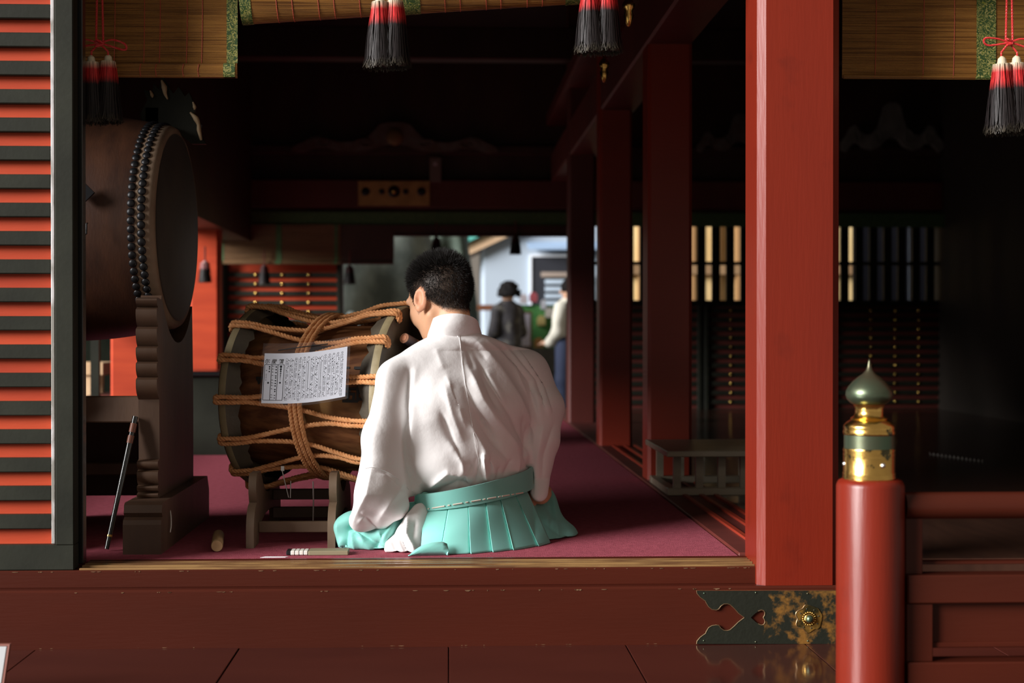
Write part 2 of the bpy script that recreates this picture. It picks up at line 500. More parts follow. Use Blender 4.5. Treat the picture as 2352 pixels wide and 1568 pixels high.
for X, Y in ((390, 515), (992, 508), (1597, 518), (385, 1068), (990, 1082), (1600, 1072)):
    x, z = F(X, Y)
    obj('rivet', dome(x, z, 0.0024, 0.002, -0.006, 8), VERDI, fit, 60)
rc = F(1612, 808)
ros = []
for k in range(48):
    a = 2 * PI * k / 48
    r = 0.033 + 0.0045 * abs(math.sin(3 * a)) + 0.002 * math.sin(7 * a + 1)
    ros.append((rc[0] + r * math.cos(a), rc[1] + r * math.sin(a)))
rosette = obj('rosette', MB().prism(ros, 'y', -0.0085, -0.005), GILT, fit)
obj('raised_edge', MB().tube([(p[0], -0.0085, p[1]) for p in ros[14:36]], 0.0012, 5), GOLDEDGE, rosette, 60)
for k in range(8):
    a = 2 * PI * (k + 0.3) / 8
    obj('rivet', dome(rc[0] + 0.027 * math.cos(a), rc[1] + 0.027 * math.sin(a), 0.0022, 0.0015, -0.0085, 8), PATINA, rosette, 60)
for k in range(18):
    a = 2 * PI * k / 18
    obj('bead', dome(rc[0] + 0.0172 * math.cos(a), rc[1] + 0.0172 * math.sin(a), 0.0027, 0.004, -0.0085, 8), BRASS, rosette, 60)
obj('boss_ring', MB().lathe([(0.0135, 0), (0.0135, 0.004), (0.011, 0.006)], 24, Matrix.Translation((rc[0], -0.0085, rc[1])) @ Matrix.Rotation(PI / 2, 4, 'X')), BRASS, rosette, 40)
obj('boss', dome(rc[0], rc[1], 0.0108, 0.011, -0.0145, 18), VERDI, rosette, 60)

# ---- newel post with onion finial, and the railing behind it
YN = -0.78
SN = FPX / (YN + CAMD)
nc = P(1999, 1100, YN)
ZN = lambda v: P(1999, v, YN).z
new = thing('newel_post', (nc.x, YN, Z_DECK), 'round red newel post topped with a brass and verdigris onion finial', 'post')
TN = Matrix.Translation((nc.x, YN, 0))
rp = 78 / SN
zt = ZN(1099)
obj('shaft', MB().lathe([(rp, Z_DECK), (rp, zt - 0.016), (rp - 0.002, zt - 0.009), (rp - 0.006, zt - 0.003), (rp - 0.013, zt)], 64, TN), RED, new, 50)
def fin(name, prof, m, sm=60):
    fc = P(1996.5, 900, YN).x
    pr = [(max(r / SN, 0.0002), ZN(v)) for v, r in prof]
    return obj(name, MB().lathe(pr[::-1], 56, Matrix.Translation((fc, YN, 0))), m, new, sm)
fin('finial_bulb', [(824, 1), (830, 2.2), (840, 4.5), (850, 8), (858, 15), (866, 26), (876, 38), (888, 48), (898, 53), (907, 54), (916, 51), (923, 45), (928, 38)], VERDI, 80)
fin('finial_neck', [(922, 38), (925, 38.5), (929, 36), (937, 32.5), (947, 32), (955, 35), (958, 40), (960, 43), (963, 41), (968, 50), (974, 56), (977, 58), (982, 59), (986, 57.5), (989, 59.5), (995, 59.5), (998, 58)], BRASS)
fin('finial_band', [(997, 57.5), (1031, 57.5)], VERDI)
fin('finial_sleeve', [(1029, 58.5), (1033, 60), (1038, 58), (1043, 60), (1047, 58.5), (1050, 59), (1083, 59), (1086, 61), (1090, 59.5), (1094, 61), (1098, 60), (1103, 60)], BRASS)
for a in (-178, -77, 20, 110):
    ar = math.radians(a)
    r = 59 / SN
    x, y, z = nc.x + r * math.cos(ar), YN + r * math.sin(ar), ZN(1064)
    Mx = Matrix.Translation((x, y, z)) @ Matrix.Rotation(ar, 4, 'Z') @ Matrix.Rotation(PI / 2, 4, 'Y')
    obj('rivet', MB().lathe([(0.006, 0), (0.0055, 0.003), (0.003, 0.006), (0.0002, 0.007)], 12, Mx), STEEL, new, 60)
rl = thing('railing', (nc.x + 0.5, YN, Z_DECK), 'dark red veranda railing running off from the newel post', 'railing')
xr0, xr1 = nc.x + rp + 0.0005, nc.x + 1.3
def rx(v0, v1):
    return ZN(v1), ZN(v0)
z0, z1 = rx(1130, 1192)
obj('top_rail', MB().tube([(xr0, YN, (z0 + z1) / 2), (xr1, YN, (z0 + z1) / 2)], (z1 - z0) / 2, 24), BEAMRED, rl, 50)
z0, z1 = rx(1293, 1300)
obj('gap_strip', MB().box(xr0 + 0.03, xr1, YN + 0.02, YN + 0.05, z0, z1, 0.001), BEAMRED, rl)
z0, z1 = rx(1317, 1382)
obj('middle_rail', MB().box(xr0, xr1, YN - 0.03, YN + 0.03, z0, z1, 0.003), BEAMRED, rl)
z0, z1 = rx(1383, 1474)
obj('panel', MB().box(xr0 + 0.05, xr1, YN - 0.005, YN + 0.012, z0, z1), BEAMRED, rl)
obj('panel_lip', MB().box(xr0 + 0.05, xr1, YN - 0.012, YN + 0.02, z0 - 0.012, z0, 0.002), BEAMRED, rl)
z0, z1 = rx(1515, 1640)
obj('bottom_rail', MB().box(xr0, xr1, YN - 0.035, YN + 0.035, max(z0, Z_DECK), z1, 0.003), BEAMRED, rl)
z0, z1 = rx(1188, 1318)
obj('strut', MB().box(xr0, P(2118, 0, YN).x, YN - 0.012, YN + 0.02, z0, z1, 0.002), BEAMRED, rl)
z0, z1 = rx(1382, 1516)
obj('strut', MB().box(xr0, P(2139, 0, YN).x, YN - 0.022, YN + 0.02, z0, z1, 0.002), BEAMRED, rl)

# ---- white notice board at the corner
obj('stile', MB().box(xa - 0.05, xa, YL - 0.005, YL + 0.05, -0.008, 1.72, 0.003), BLACK, lat)
sb = thing('notice_board', P(-60, 1568, -0.5), 'white board with thin brown edge leaning at the deck corner', 'board')
a, b_ = P(28, 1476, -0.5), P(14, 1620, -0.56)
Mx = Matrix(((1, 0, -0.09, 0), (0, 1, 0.3, 0), (0, 0, 1, 0), (0, 0, 0, 1)))
zz = a.z - Z_DECK
Mx = Matrix.Translation((a.x - 0.09 * 0 - 0.012, -0.56, Z_DECK)) @ Matrix(((1, 0, 0.10, 0), (0, 1, 0.2, 0), (0, 0, 1, 0), (0, 0, 0, 1)))
obj('board', MB().box(-0.34, 0.0, 0.0, 0.012, 0.0, zz, 0.003, Mx), mat('white_board', (0.42, 0.43, 0.44), 0.6, spec=0.2), sb)
obj('edge', MB().box(0.0, 0.004, 0.0, 0.013, 0.0, zz, 0, Mx).box(-0.34, 0.004, 0.0, 0.013, zz, zz + 0.004, 0, Mx), mat('brown_edge', (0.22, 0.08, 0.06), 0.5), sb)

# ================================================================== BLINDS AND TASSELS
def bamboo_mat(name, c1, c2):
    m = mat(name, c1, 0.45, c2, 20.0, (0.5, 1, 8), spec=0.4)
    nt = m.node_tree
    N, L = nt.nodes, nt.links
    b = N['Principled BSDF']
    tc = N.new('ShaderNodeTexCoord')
    wv = N.new('ShaderNodeTexWave')
    wv.bands_direction = 'Z'
    wv.inputs['Scale'].default_value = 88.0
    wv.inputs['Distortion'].default_value = 0.4
    L.new(tc.outputs['Object'], wv.inputs['Vector'])
    bp = N.new('ShaderNodeBump')
    bp.inputs['Strength'].default_value = 0.7
    bp.inputs['Distance'].default_value = 0.002
    L.new(wv.outputs['Fac'], bp.inputs['Height'])
    L.new(bp.outputs[0], b.inputs['Normal'])
    base = b.inputs['Base Color'].links[0].from_socket
    n = N.new('ShaderNodeTexNoise')
    mp = N.new('ShaderNodeMapping')
    mp.inputs['Scale'].default_value = (3, 1, 260)
    n.inputs['Scale'].default_value = 1.0
    L.new(tc.outputs['Object'], mp.inputs[0])
    L.new(mp.outputs[0], n.inputs['Vector'])
    r = N.new('ShaderNodeValToRGB')
    r.color_ramp.elements[0].position, r.color_ramp.elements[1].position = 0.33, 0.55
    r.color_ramp.elements[0].color = (0.45, 0.40, 0.35, 1)
    L.new(n.outputs['Fac'], r.inputs[0])
    mx = N.new('ShaderNodeMix')
    mx.data_type = 'RGBA'
    mx.blend_type = 'MULTIPLY'
    mx.inputs[0].default_value = 1.0
    L.new(base, mx.inputs[6])
    L.new(r.outputs[0], mx.inputs[7])
    L.new(mx.outputs[2], b.inputs['Base Color'])
    return m
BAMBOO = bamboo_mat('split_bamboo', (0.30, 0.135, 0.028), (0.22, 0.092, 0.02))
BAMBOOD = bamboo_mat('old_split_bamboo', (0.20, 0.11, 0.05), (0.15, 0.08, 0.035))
def brocade_mat():
    m = mat('green_brocade', (0.06, 0.12, 0.04), 0.6, spec=0.3)
    nt = m.node_tree
    N, L = nt.nodes, nt.links
    b = N['Principled BSDF']
    tc = N.new('ShaderNodeTexCoord')
    n = N.new('ShaderNodeTexNoise')
    n.inputs['Scale'].default_value = 62
    n.inputs['Detail'].default_value = 1.5
    n.inputs['Distortion'].default_value = 1.6
    L.new(tc.outputs['Object'], n.inputs['Vector'])
    ml = N.new('ShaderNodeMath')
    ml.operation = 'MULTIPLY'
    ml.inputs[1].default_value = 30.0
    L.new(n.outputs['Fac'], ml.inputs[0])
    sn = N.new('ShaderNodeMath')
    sn.operation = 'SINE'
    L.new(ml.outputs[0], sn.inputs[0])
    r = N.new('ShaderNodeValToRGB')
    e = r.color_ramp.elements
    e[0].position, e[0].color = 0.10, (0.030, 0.060, 0.016, 1)
    e[1].position, e[1].color = 0.60, (0.21, 0.215, 0.022, 1)
    q = e.new(1.0)
    q.color = (0.27, 0.24, 0.10, 1)
    L.new(sn.outputs[0], r.inputs[0])
    L.new(r.outputs[0], b.inputs['Base Color'])
    return m
BROC = brocade_mat()
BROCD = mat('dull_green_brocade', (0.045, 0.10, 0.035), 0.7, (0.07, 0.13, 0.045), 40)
THREAD = mat('red_thread', (0.40, 0.06, 0.03), 0.7)
CORD = mat('red_cord', (0.55, 0.03, 0.03), 0.45)

def hanging_blind(label, x0, x1, Y, zbot, ztop, threads, borders, bmat=BAMBOO, lip=0.042, broc=BROC, lipd=0.016):
    t = thing('bamboo_blind', ((x0 + x1) / 2, Y, zbot), label, 'blind')
    obj('screen', MB().box(x0, x1, Y, Y + 0.004, zbot + lip, ztop), bmat, t)
    if lip:
        prof = [(Y - lipd, zbot + 0.006), (Y - lipd + 0.004, zbot), (Y + 0.006, zbot), (Y + 0.008, zbot + lip), (Y - 0.002, zbot + lip), (Y - lipd + 0.002, zbot + lip - 0.005), (Y - lipd - 0.002, zbot + lip * 0.5)]
        obj('rolled_edge', MB().prism(prof[::-1], 'x', x0, x1), bmat, t, 50)
    for x in threads:
        p = [(x + 0.003 * math.sin(z * 9), Y - 0.001, z) for z in np.linspace(ztop, zbot + lip, 9)]
        p += [(x - 0.006, Y - lipd - 0.002, zbot + lip * 0.8), (x - 0.008, Y - lipd - 0.003, zbot + lip * 0.45), (x - 0.006, Y - lipd + 0.001, zbot)] if lip else []
        obj('thread', MB().tube(p, 0.0011, 5), THREAD, t)
    for a, b in borders:
        obj('brocade_border', MB().box(a, b, Y - 0.003, Y - 0.0005, zbot + lip, ztop), broc, t)
        if lip:
            obj('brocade_border', MB().prism([(y - 0.0025, z) for y, z in prof][::-1], 'x', a - 0.008, b - 0.006), broc, t, 50)
    return t
YB = 0.28
X = lambda u, Y=YB: P(u, 100, Y).x
hanging_blind('hanging bamboo blind in the corner by the striped shutter, green edging down one side', X(193), X(545), YB, P(400, 178, YB).z, 1.74,
              [X(u) for u in (262, 330, 366, 428, 463)], [(X(521), X(546))])
YR = 0.30
hanging_blind('shadowed bamboo blind beyond the bright red pillar with a dull green band', X(1935, YR), 2.5, YR, P(2100, 180, YR).z, 1.74,
              [X(u, YR) for u in (2010, 2120, 2190)], [(X(2243, YR), X(2287, YR))], lip=0.0001)
# rolled-up blind across the middle, hanging a little askew
rb = thing('rolled_blind', P(940, 40, YB), 'rolled-up bamboo blind sagging to one side across the top of the bay', 'blind')
pa, pb = P(551, 47, 0.22), P(1345, -2, 0.22)
rr = 0.062
ax = (pb - pa).normalized()
up = Vector((0, 0, 1))
up = (up - ax * up.dot(ax)).normalized()
fw = Vector((0, -1, 0))
def roll_ring(p, s=1.0):
    out = []
    for j in range(28):
        a = 2 * PI * j / 28
        out.append(p + up * (rr + rr * s * math.sin(a)) + fw * (rr * 0.8 * s * math.cos(a)) + Vector((0, 0.06, 0)))
    return out
obj('roll', MB().loft([roll_ring(pa), roll_ring(pb)]), BAMBOO, rb, 50)
def on_roll(u):
    return pa + ax * ((P(u, 20, 0.22).x - pa.x) / ax.x)
for u in (636, 672, 732, 768, 827, 1023, 1058, 1118, 1152, 1213, 1248):
    ring = roll_ring(on_roll(u), 1.015)
    obj('thread', MB().tube(ring + ring[:1], 0.0012, 5, False), THREAD, rb)
for u0, u1 in ((551, 577), (926, 966), (1302, 1340)):
    obj('brocade_border', MB().loft([roll_ring(on_roll(u0), 1.03), roll_ring(on_roll(u1), 1.03)]), BROC, rb, 50)

TASSEL = vcol_mat('tassel_thread', 0.55, 0.25)
def tassel_mesh(name, L, r0, r1, seed, n=420, top=(0.55, 0.47, 0.33), redc=(0.50, 0.025, 0.025), blk=(0.016, 0.012, 0.012), f1=0.14, f2=0.36):
    """one tassel hanging from the origin down to -L"""
    r = np.random.default_rng(seed)
    vs, fs, cs = [], [], []
    def colour(t, k):
        j = r.uniform(-0.03, 0.03)
        t2 = t + k
        c = top if t2 < f1 else redc if t2 < f2 else blk
        s = 1 + r.uniform(-0.3, 0.5)
        return [min(1, q * s) for q in c]
    # core
    prof = [(0.2, 0.0), (0.55, 0.03), (0.62, 0.09), (0.5, 0.12), (0.7, 0.2), (0.8, 0.4), (0.86, 0.7), (0.88, 0.93)]
    nn = 16
    for q, t in prof:
        R = q * (r0 + (r1 - r0) * t)
        for j in range(nn):
            a = 2 * PI * j / nn
            vs.append((R * math.cos(a), R * math.sin(a), -L * t))
            cs.append(top if t < f1 else redc if t < f2 else blk)
    for i in range(len(prof) - 1):
        for j in range(nn):
            k = (j + 1) % nn
            fs.append((i * nn + j, i * nn + k, (i + 1) * nn + k, (i + 1) * nn + j))
    fs.append(tuple((len(prof) - 1) * nn + j for j in range(nn)))
    S = 9
    for i in range(n):
        a = r.uniform(0, 2 * PI)
        q = r.uniform(0.8, 1.06)
        k = r.uniform(-0.025, 0.025)
        end = r.uniform(0.93, 1.0)
        w = r.uniform(0.0006, 0.0013)
        ph, am = r.uniform(0, 6.28), r.uniform(0, 0.0022)
        o = len(vs)
        curl = r.uniform(-0.006, 0.006)
        sh = r.uniform(0.6, 1.3)
        for sgm in range(S):
            t = 0.1 + (end - 0.1) * sgm / (S - 1)
            R = q * (r0 + (r1 - r0) * t ** 0.9) + am * math.sin(ph + 9 * t)
            aa = a + 0.06 * math.sin(ph + 4 * t)
            x, y, z = R * math.cos(aa), R * math.sin(aa), -L * t
            if sgm == S - 1:
                x += curl; y += r.uniform(-0.006, 0.006); z += abs(curl) * 0.8
            tx, ty = -math.sin(aa), math.cos(aa)
            vs += [(x - tx * w, y - ty * w, z), (x + tx * w, y + ty * w, z)]
            c = top if t + k < f1 else redc if t + k < f2 else blk
            if t > 0.9 and blk[0] < 0.1:
                c = (0.035, 0.028, 0.018)
            c = [min(1, v * sh) for v in c]
            cs += [c, c]
            if sgm:
                b = o + 2 * sgm
                fs.append((b - 2, b - 1, b + 1, b))
    m = bpy.data.meshes.new(name)
    m.from_pydata([tuple(v) for v in vs], [], fs)
    tint(m, cs)
    m.materials.append(TASSEL)
    return m
TM = tassel_mesh('tassel_strands', 0.20, 0.017, 0.046, 1)
TM2 = tassel_mesh('tassel_strands', 0.20, 0.017, 0.046, 2)
def tassel_pair(label, top, scale=1.0, bow=True, gap=0.05, up_to=1.74, tops=(0.0, 0.004), group='cords with paired tassels on the front blinds'):
    t = thing('hanging_tassels', top, label, 'tassel', group)
    top = Vector(top)
    for k, s in enumerate((-1, 1)):
        o = link('tassel', TM if k == 0 else TM2, None, t)
        o.location = top + Vector((s * gap / 2, 0.004 * s, tops[k]))
        o.scale = (scale, scale, scale)
        o.rotation_euler = (0, 0.02 * s, 0.7 * k)
    knot = top + Vector((0, 0, 0.035 * scale))
    for s in (-1, 1):
        c = MB().rope([knot + Vector((0.010 * s, 0, 0)), knot + Vector((0.006 * s, 0.0, 0.2)), Vector((knot.x + 0.02 * s, knot.y, up_to))], 0.0032, n=5)
        c.rope([knot, top + Vector((s * gap / 2, 0, 0.012)), top + Vector((s * gap / 2, 0, -0.004))], 0.003, n=5)
        obj('cord', c, CORD, t, 60)
        if bow:
            lp = spline([knot, knot + Vector((s * 0.035, -0.004, 0.010)), knot + Vector((s * 0.068, -0.003, 0.006 - 0.006 * s)), knot + Vector((s * 0.074, 0, -0.006 - 0.008 * s)), knot + Vector((s * 0.06, 0.002, -0.012 - 0.004 * s)), knot + Vector((s * 0.02, 0, -0.004)), knot], 8)
            obj('bow_loop', MB().rope(lp, 0.0032, n=5), CORD, t, 60)
    kp = [knot + Vector((0.009 * math.cos(a * 1.9), -0.006 + 0.004 * math.sin(a * 2.3), 0.009 * math.sin(a))) for a in np.linspace(0, 6.3, 22)]
    obj('knot', MB().rope(kp, 0.0034, n=5), CORD, t, 60)
    return t
tassel_pair('paired tassels hanging before the rolled blind, straight above the kneeling man', P(890, -12, 0.15) , 1.06, gap=0.042)
tassel_pair('paired black tassels hanging before the rolled blind beside the brass pendants', P(1375, -42, 0.15), 1.04, gap=0.05)
tassel_pair('shadowed paired tassels and bow on the blind by the striped shutter', P(229, 128, 0.21), 0.98, gap=0.046)
tassel_pair('red cord bow with paired tassels on the blind beyond the bright red pillar', P(2318, 130, 0.22), 1.15, gap=0.046)
# brass pendants under the colonnade beam
def pendant(u, v0, v1, Y, label):
    a, b = P(u, v0, Y), P(u, v1, Y)
    h = a.z - b.z
    t = thing('brass_pendant', b, label, 'pendant', 'brass pendants hanging along the colonnade')
    T = Matrix.Translation((a.x, Y, b.z))
    obj('drop', MB().lathe([(0.0005, 0), (0.006, 0.03 * h), (0.011, 0.2 * h), (0.016, 0.36 * h), (0.012, 0.5 * h), (0.018, 0.6 * h), (0.02, 0.72 * h), (0.012, 0.86 * h), (0.004, 0.9 * h), (0.002, h)], 16, T), BRASS, t, 60)
    obj('chain', MB().tube([(a.x, Y, a.z - 0.005), (a.x, Y, 3.0)], 0.002, 6), BRASS, t)
pendant(1444, -10, 62, 0.55, 'brass pendant just beside the topmost black tassels')
pendant(1388, 128, 190, 1.6, 'small brass pendant showing under the black tassel ends')

# ================================================================== REAR WALL
YW = 8.7
W = lambda u, v, Y=YW: P(u, v, Y)
xo0, xo1 = W(786, 0).x, W(1303, 0).x
xl = W(505, 0).x
zlin0, zlin1 = W(1000, 480).z, W(1000, 415).z
struct('wall_rear', MB().box(-2.0, 4.1, YW + 0.02, YW + 0.18, zlin1, 3.0).box(-2.1, xl, YW, YW + 0.15, -0.1, zlin1).box(xo1, 4.1, YW + 0.06, YW + 0.16, -0.1, W(0, 965).z)
       .box(xo1, 4.1, YW + 0.06, YW + 0.16, W(0, 512).z, zlin1).box(xo1, 4.1, YW + 0.10, YW + 0.16, W(0, 965).z, W(0, 694).z).box(xl, xo0, YW + 0.06, YW + 0.16, -0.1, zlin1).box(xo0, W(904, 0).x, YW + 0.06, YW + 0.16, W(0, 590).z, zlin1).box(W(904, 0).x, xo1, YW + 0.06, YW + 0.16, W(0, 536).z, zlin1), DARKWOOD, 'dark rear wall above and beside the rear opening')
bl = struct('beam_rear', MB().box(-1.95, 4.1, YW - 0.10, YW + 0.02, zlin0, zlin1, 0.01), DARKRED, 'dark lintel beam over the rear opening with gilt plate', cat='beam')
struct('beam_rear_upper', MB().box(-1.95, 4.1, YW - 0.06, YW + 0.02, W(0, 352).z, W(0, 330).z, 0.01), DARKWOOD, 'thin dark beam under the carved struts on the rear wall', cat='beam')
# gilt plate with round openings on the rear lintel
YG = YW - 0.11
gp = thing('gilt_plate', W(905, 472, YG), 'gilded plate with round dark bosses on the rear lintel', 'metal fitting')
a, b = W(823, 472, YG), W(987, 416, YG)
obj('plate', MB().box(a.x, b.x, YG - 0.004, YG + 0.008, a.z, b.z, 0.002), mat('rear_gilding', (0.42, 0.25, 0.075), 0.45, (0.30, 0.17, 0.05), 14), gp)
for u, r in ((840, 0.036), (877, 0.024), (932, 0.024), (968, 0.036)):
    c = W(u, 440, YG)
    obj('boss', dome(c.x, c.z, r, 0.008, YG - 0.004, 16), IRON, gp, 60)
c = W(905, 440, YG)
obj('boss', dome(c.x, c.z, 0.05, 0.012, YG - 0.004, 20), IRON, gp, 60)
obj('knob', dome(c.x, c.z, 0.024, 0.04, YG - 0.012, 16), BRASS, gp, 60)
# pale talisman board standing on the lintel, and a thin white strip
tl = thing('talisman_board', W(1000, 414, YG), 'pale wooden talisman board standing on the rear lintel', 'board')
obj('board', MB().box(W(987, 0, YG).x, W(1013, 0, YG).x, YG, YG + 0.015, W(0, 414, YG).z, W(0, 357, YG).z, 0.003), mat('grey_board', (0.16, 0.12, 0.10), 0.7), tl)
obj('seal', dome(W(1000, 0, YG).x, W(0, 372, YG).z, 0.018, 0.004, YG, 12), mat('pale_seal', (0.42, 0.38, 0.38), 0.6), tl, 60)
st = obj('paper_strip', MB().box(W(1281, 0, YG).x, W(1288, 0, YG).x, YG, YG + 0.01, W(0, 409, YG).z, W(0, 356, YG).z), mat('paper_white', (0.6, 0.58, 0.55), 0.7))
tag(st, 'narrow white paper strip upright on the rear lintel', 'paper')

# carved frog-leg struts
CARVE = mat('faded_carving', (0.13, 0.12, 0.10), 0.8, (0.10, 0.06, 0.04), 12)
CARVE2 = mat('pale_carving', (0.20, 0.19, 0.165), 0.8, (0.13, 0.12, 0.10), 9)
def carved(cx_u, v0, v1, half_u, label, m, medal=True):
    Y = YW - 0.07
    c, t = W(cx_u, v1, Y), W(cx_u, v0, Y)
    h = t.z - c.z
    w = W(cx_u + half_u, v1, Y).x - c.x
    prof = [(0, 1.0), (0.07, 1.0), (0.15, 0.93), (0.2, 0.72), (0.27, 0.5), (0.38, 0.38), (0.52, 0.34), (0.62, 0.42), (0.72, 0.55), (0.8, 0.5), (0.88, 0.34), (0.98, 0.2), (1.0, 0.06), (0.9, 0.0), (0.78, 0.16), (0.66, 0.2), (0.55, 0.08), (0.4, 0.04), (0.25, 0.1), (0.12, 0.26), (0, 0.3)]
    pts = [(c.x + w * x, c.z + h * z) for x, z in prof] + [(c.x - w * x, c.z + h * z) for x, z in prof[::-1][1:-1]]
    g = thing('carved_strut', c, label, 'carving', 'carved struts on the rear wall')
    bm = bmesh.new()
    me = MB().prism(pts[::-1], 'y', Y - 0.03, Y + 0.05).mesh('body')
    bm.from_mesh(me)
    bmesh.ops.triangulate(bm, faces=[f for f in bm.faces if len(f.verts) > 4])
    bmesh.ops.recalc_face_normals(bm, faces=bm.faces[:])
    bm.to_mesh(me)
    bm.free()
    link('body', me, m, g)
    for s in (-1, 1):
        for q, r in ((0.3, 0.2), (0.7, 0.22)):
            sp = [Vector((c.x + s * w * (q + r * 0.5 * (1 - t / 9) * math.cos(t)), Y - 0.034, c.z + h * (0.28 + r * 0.9 * (1 - t / 9) * math.sin(t)))) for t in np.linspace(0, 7.5, 26)]
            obj('scroll', MB().tube(sp, 0.008, 5), m, g, 60)
    if medal:
        obj('medallion', dome(c.x, c.z + h * 0.52, h * 0.28, 0.03, Y - 0.03, 24), mat('dull_gilt', (0.20, 0.13, 0.05), 0.6), g, 50)
carved(907, 282, 352, 238, 'cloud-scrolled carved strut with round medallion over the rear lintel', CARVE)
carved(2048, 236, 350, 118, 'pale carved strut on the aisle wall beyond the bright red pillar', CARVE2, False)
carved(1700, 262, 350, 100, 'faded carved strut partly hidden by the bright red pillar', CARVE, False)

# rear lattice shutter beside the opening
def rear_lattice(label, u0, u1, v0, v1, studs, first, period=21.35, group=None, Y=YW, red=REDL):
    t = thing('lattice_shutter', W((u0 + u1) / 2, v1, Y), label, 'shutter', group)
    x0, x1 = W(u0, 0, Y).x, W(u1, 0, Y).x
    za, zb_ = W(0, v1, Y).z, W(0, v0, Y).z
    obj('panel', MB().box(x0, x1, Y + 0.03, Y + 0.05, za, zb_), red, t)
    v = first
    bmesh_bar = None
    sm = None
    while v < v1 - 4:
        z = W(0, v, Y).z
        if bmesh_bar is None:
            bmesh_bar = MB().box(x0 + 0.03, x1 - 0.03, Y, Y + 0.03, z - 0.0185, z + 0.0185).mesh('bar')
            zref = z
            o = link('bar', bmesh_bar, BLACK, t)
        else:
            o = link('bar', bmesh_bar, BLACK, t)
            o.location = (0, 0, z - zref)
        for su in studs:
            xx = W(su, 0, Y).x
            if sm is None:
                sm = dome(0, 0, 0.014, 0.010, 0, 10).mesh('stud')
                sm.shade_smooth()
            q = link('stud', sm, BRASS, t)
            q.location = (xx, Y - 0.001, z)
        v += period
    obj('stile', MB().box(x0, x0 + 0.035, Y - 0.02, Y + 0.05, za, zb_, 0.004), BLACK, t)
    obj('stile', MB().box(x1 - 0.035, x1, Y - 0.02, Y + 0.05, za, zb_, 0.004), BLACK, t)
    obj('bottom_rail', MB().box(x0, x1, Y - 0.02, Y + 0.05, za - 0.04, za, 0.004), BLACK, t)
    return t
rear_lattice('black and red barred shutter on the rear wall behind the rope drum', 512, 783, 606, 935, (587, 648, 709), 630)
for k, (u0, u1, st_) in enumerate(((1330, 1612, (1440, 1560)), (1618, 1900, (1680, 1738, 1850)), (1906, 2174, (2002, 2058, 2112)), (2180, 2460, (2240, 2295, 2350)))):
    rear_lattice(['dark barred shutter on the rear aisle wall between the inner pillars', 'dark barred shutter on the rear aisle wall above the low table',
                  'dark barred shutter on the rear aisle wall behind the finial', 'dark barred shutter on the rear aisle wall at the picture edge'][k],
                 u0, u1, 698, 962, st_, 712, group='aisle wall shutters', red=DARKRED)
# slotted window over the shutters
win = tag(bpy.data.objects.new('window_1', None), 'slotted window of dark upright bars above the aisle shutters', 'window', None, 'structure')
COL.objects.link(win)
win.location = W(1800, 695)
bm_ = None
zt, zb0 = W(0, 510).z, W(0, 694).z
for k in range(28):
    x = W(1448, 0).x + k * 0.1205
    if bm_ is None:
        bm_ = MB().box(-0.034, 0.034, YW + 0.04, YW + 0.085, zb0, zt, 0.004).mesh('bar')
    o = link('bar', bm_, BLACK, win)
    o.location = (x, 0, 0)
obj('rail', MB().box(xo1, 4.1, YW + 0.03, YW + 0.10, W(0, 605).z, W(0, 597).z), BLACK, win)
obj('rail', MB().box(xo1, 4.1, YW + 0.02, YW + 0.10, W(0, 702).z, W(0, 688).z), BLACK, win)
# green valance and blinds over the rear wall
YV = YW - 0.13
v_ = struct('trim_1', MB().box(-1.9, 4.1, YV, YV + 0.015, W(0, 516, YV).z, W(0, 484, YV).z), BROCD, 'dull green cloth valance along the rear lintel', cat='valance')
XV = lambda u: W(u, 0, YV).x
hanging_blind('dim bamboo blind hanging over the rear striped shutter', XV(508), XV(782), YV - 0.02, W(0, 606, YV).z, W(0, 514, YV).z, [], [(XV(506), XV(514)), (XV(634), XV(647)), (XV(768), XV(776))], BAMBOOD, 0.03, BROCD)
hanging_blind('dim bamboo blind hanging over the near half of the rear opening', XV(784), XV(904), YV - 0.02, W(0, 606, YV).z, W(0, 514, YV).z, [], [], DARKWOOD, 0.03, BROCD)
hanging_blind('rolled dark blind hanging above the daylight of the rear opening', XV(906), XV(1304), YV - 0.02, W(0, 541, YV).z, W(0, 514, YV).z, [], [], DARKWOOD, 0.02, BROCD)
RT = tassel_mesh('dark_tassel_strands', 0.165, 0.03, 0.052, 5, 160, top=(0.05, 0.02, 0.02), redc=(0.05, 0.012, 0.012))
for u, v, lab in ((607, 608, 'dark tassel hanging over the rear striped shutter'), (803, 608, 'dark tassel against the rock at the edge of the rear opening'),
                  (1002, 543, 'dark tassel above the kneeling man in the rear opening'), (1184, 540, 'dark tassel against the white house wall')):
    p = W(u, v, YV - 0.06)
    t = thing('tassel', p, lab, 'tassel', 'tassels on the rear blinds')
    link('strands', RT, None, t).location = p
    obj('cord', MB().tube([p, (p.x, p.y, p.z + 0.12)], 0.006, 6), DARKRED, t)
p = P(471, 598, 7.0)
t = thing('tassel', p, 'grey tassel before the sunlit pillar beside the big drum', 'tassel', 'tassels on the rear blinds')
link('strands', tassel_mesh('grey_tassel_strands', 0.165, 0.03, 0.05, 6, 160, top=(0.3, 0.16, 0.15), redc=(0.3, 0.12, 0.12)), None, t).location = p
obj('cord', MB().tube([p, (p.x, p.y, p.z + 0.1)], 0.006, 6), DARKRED, t)

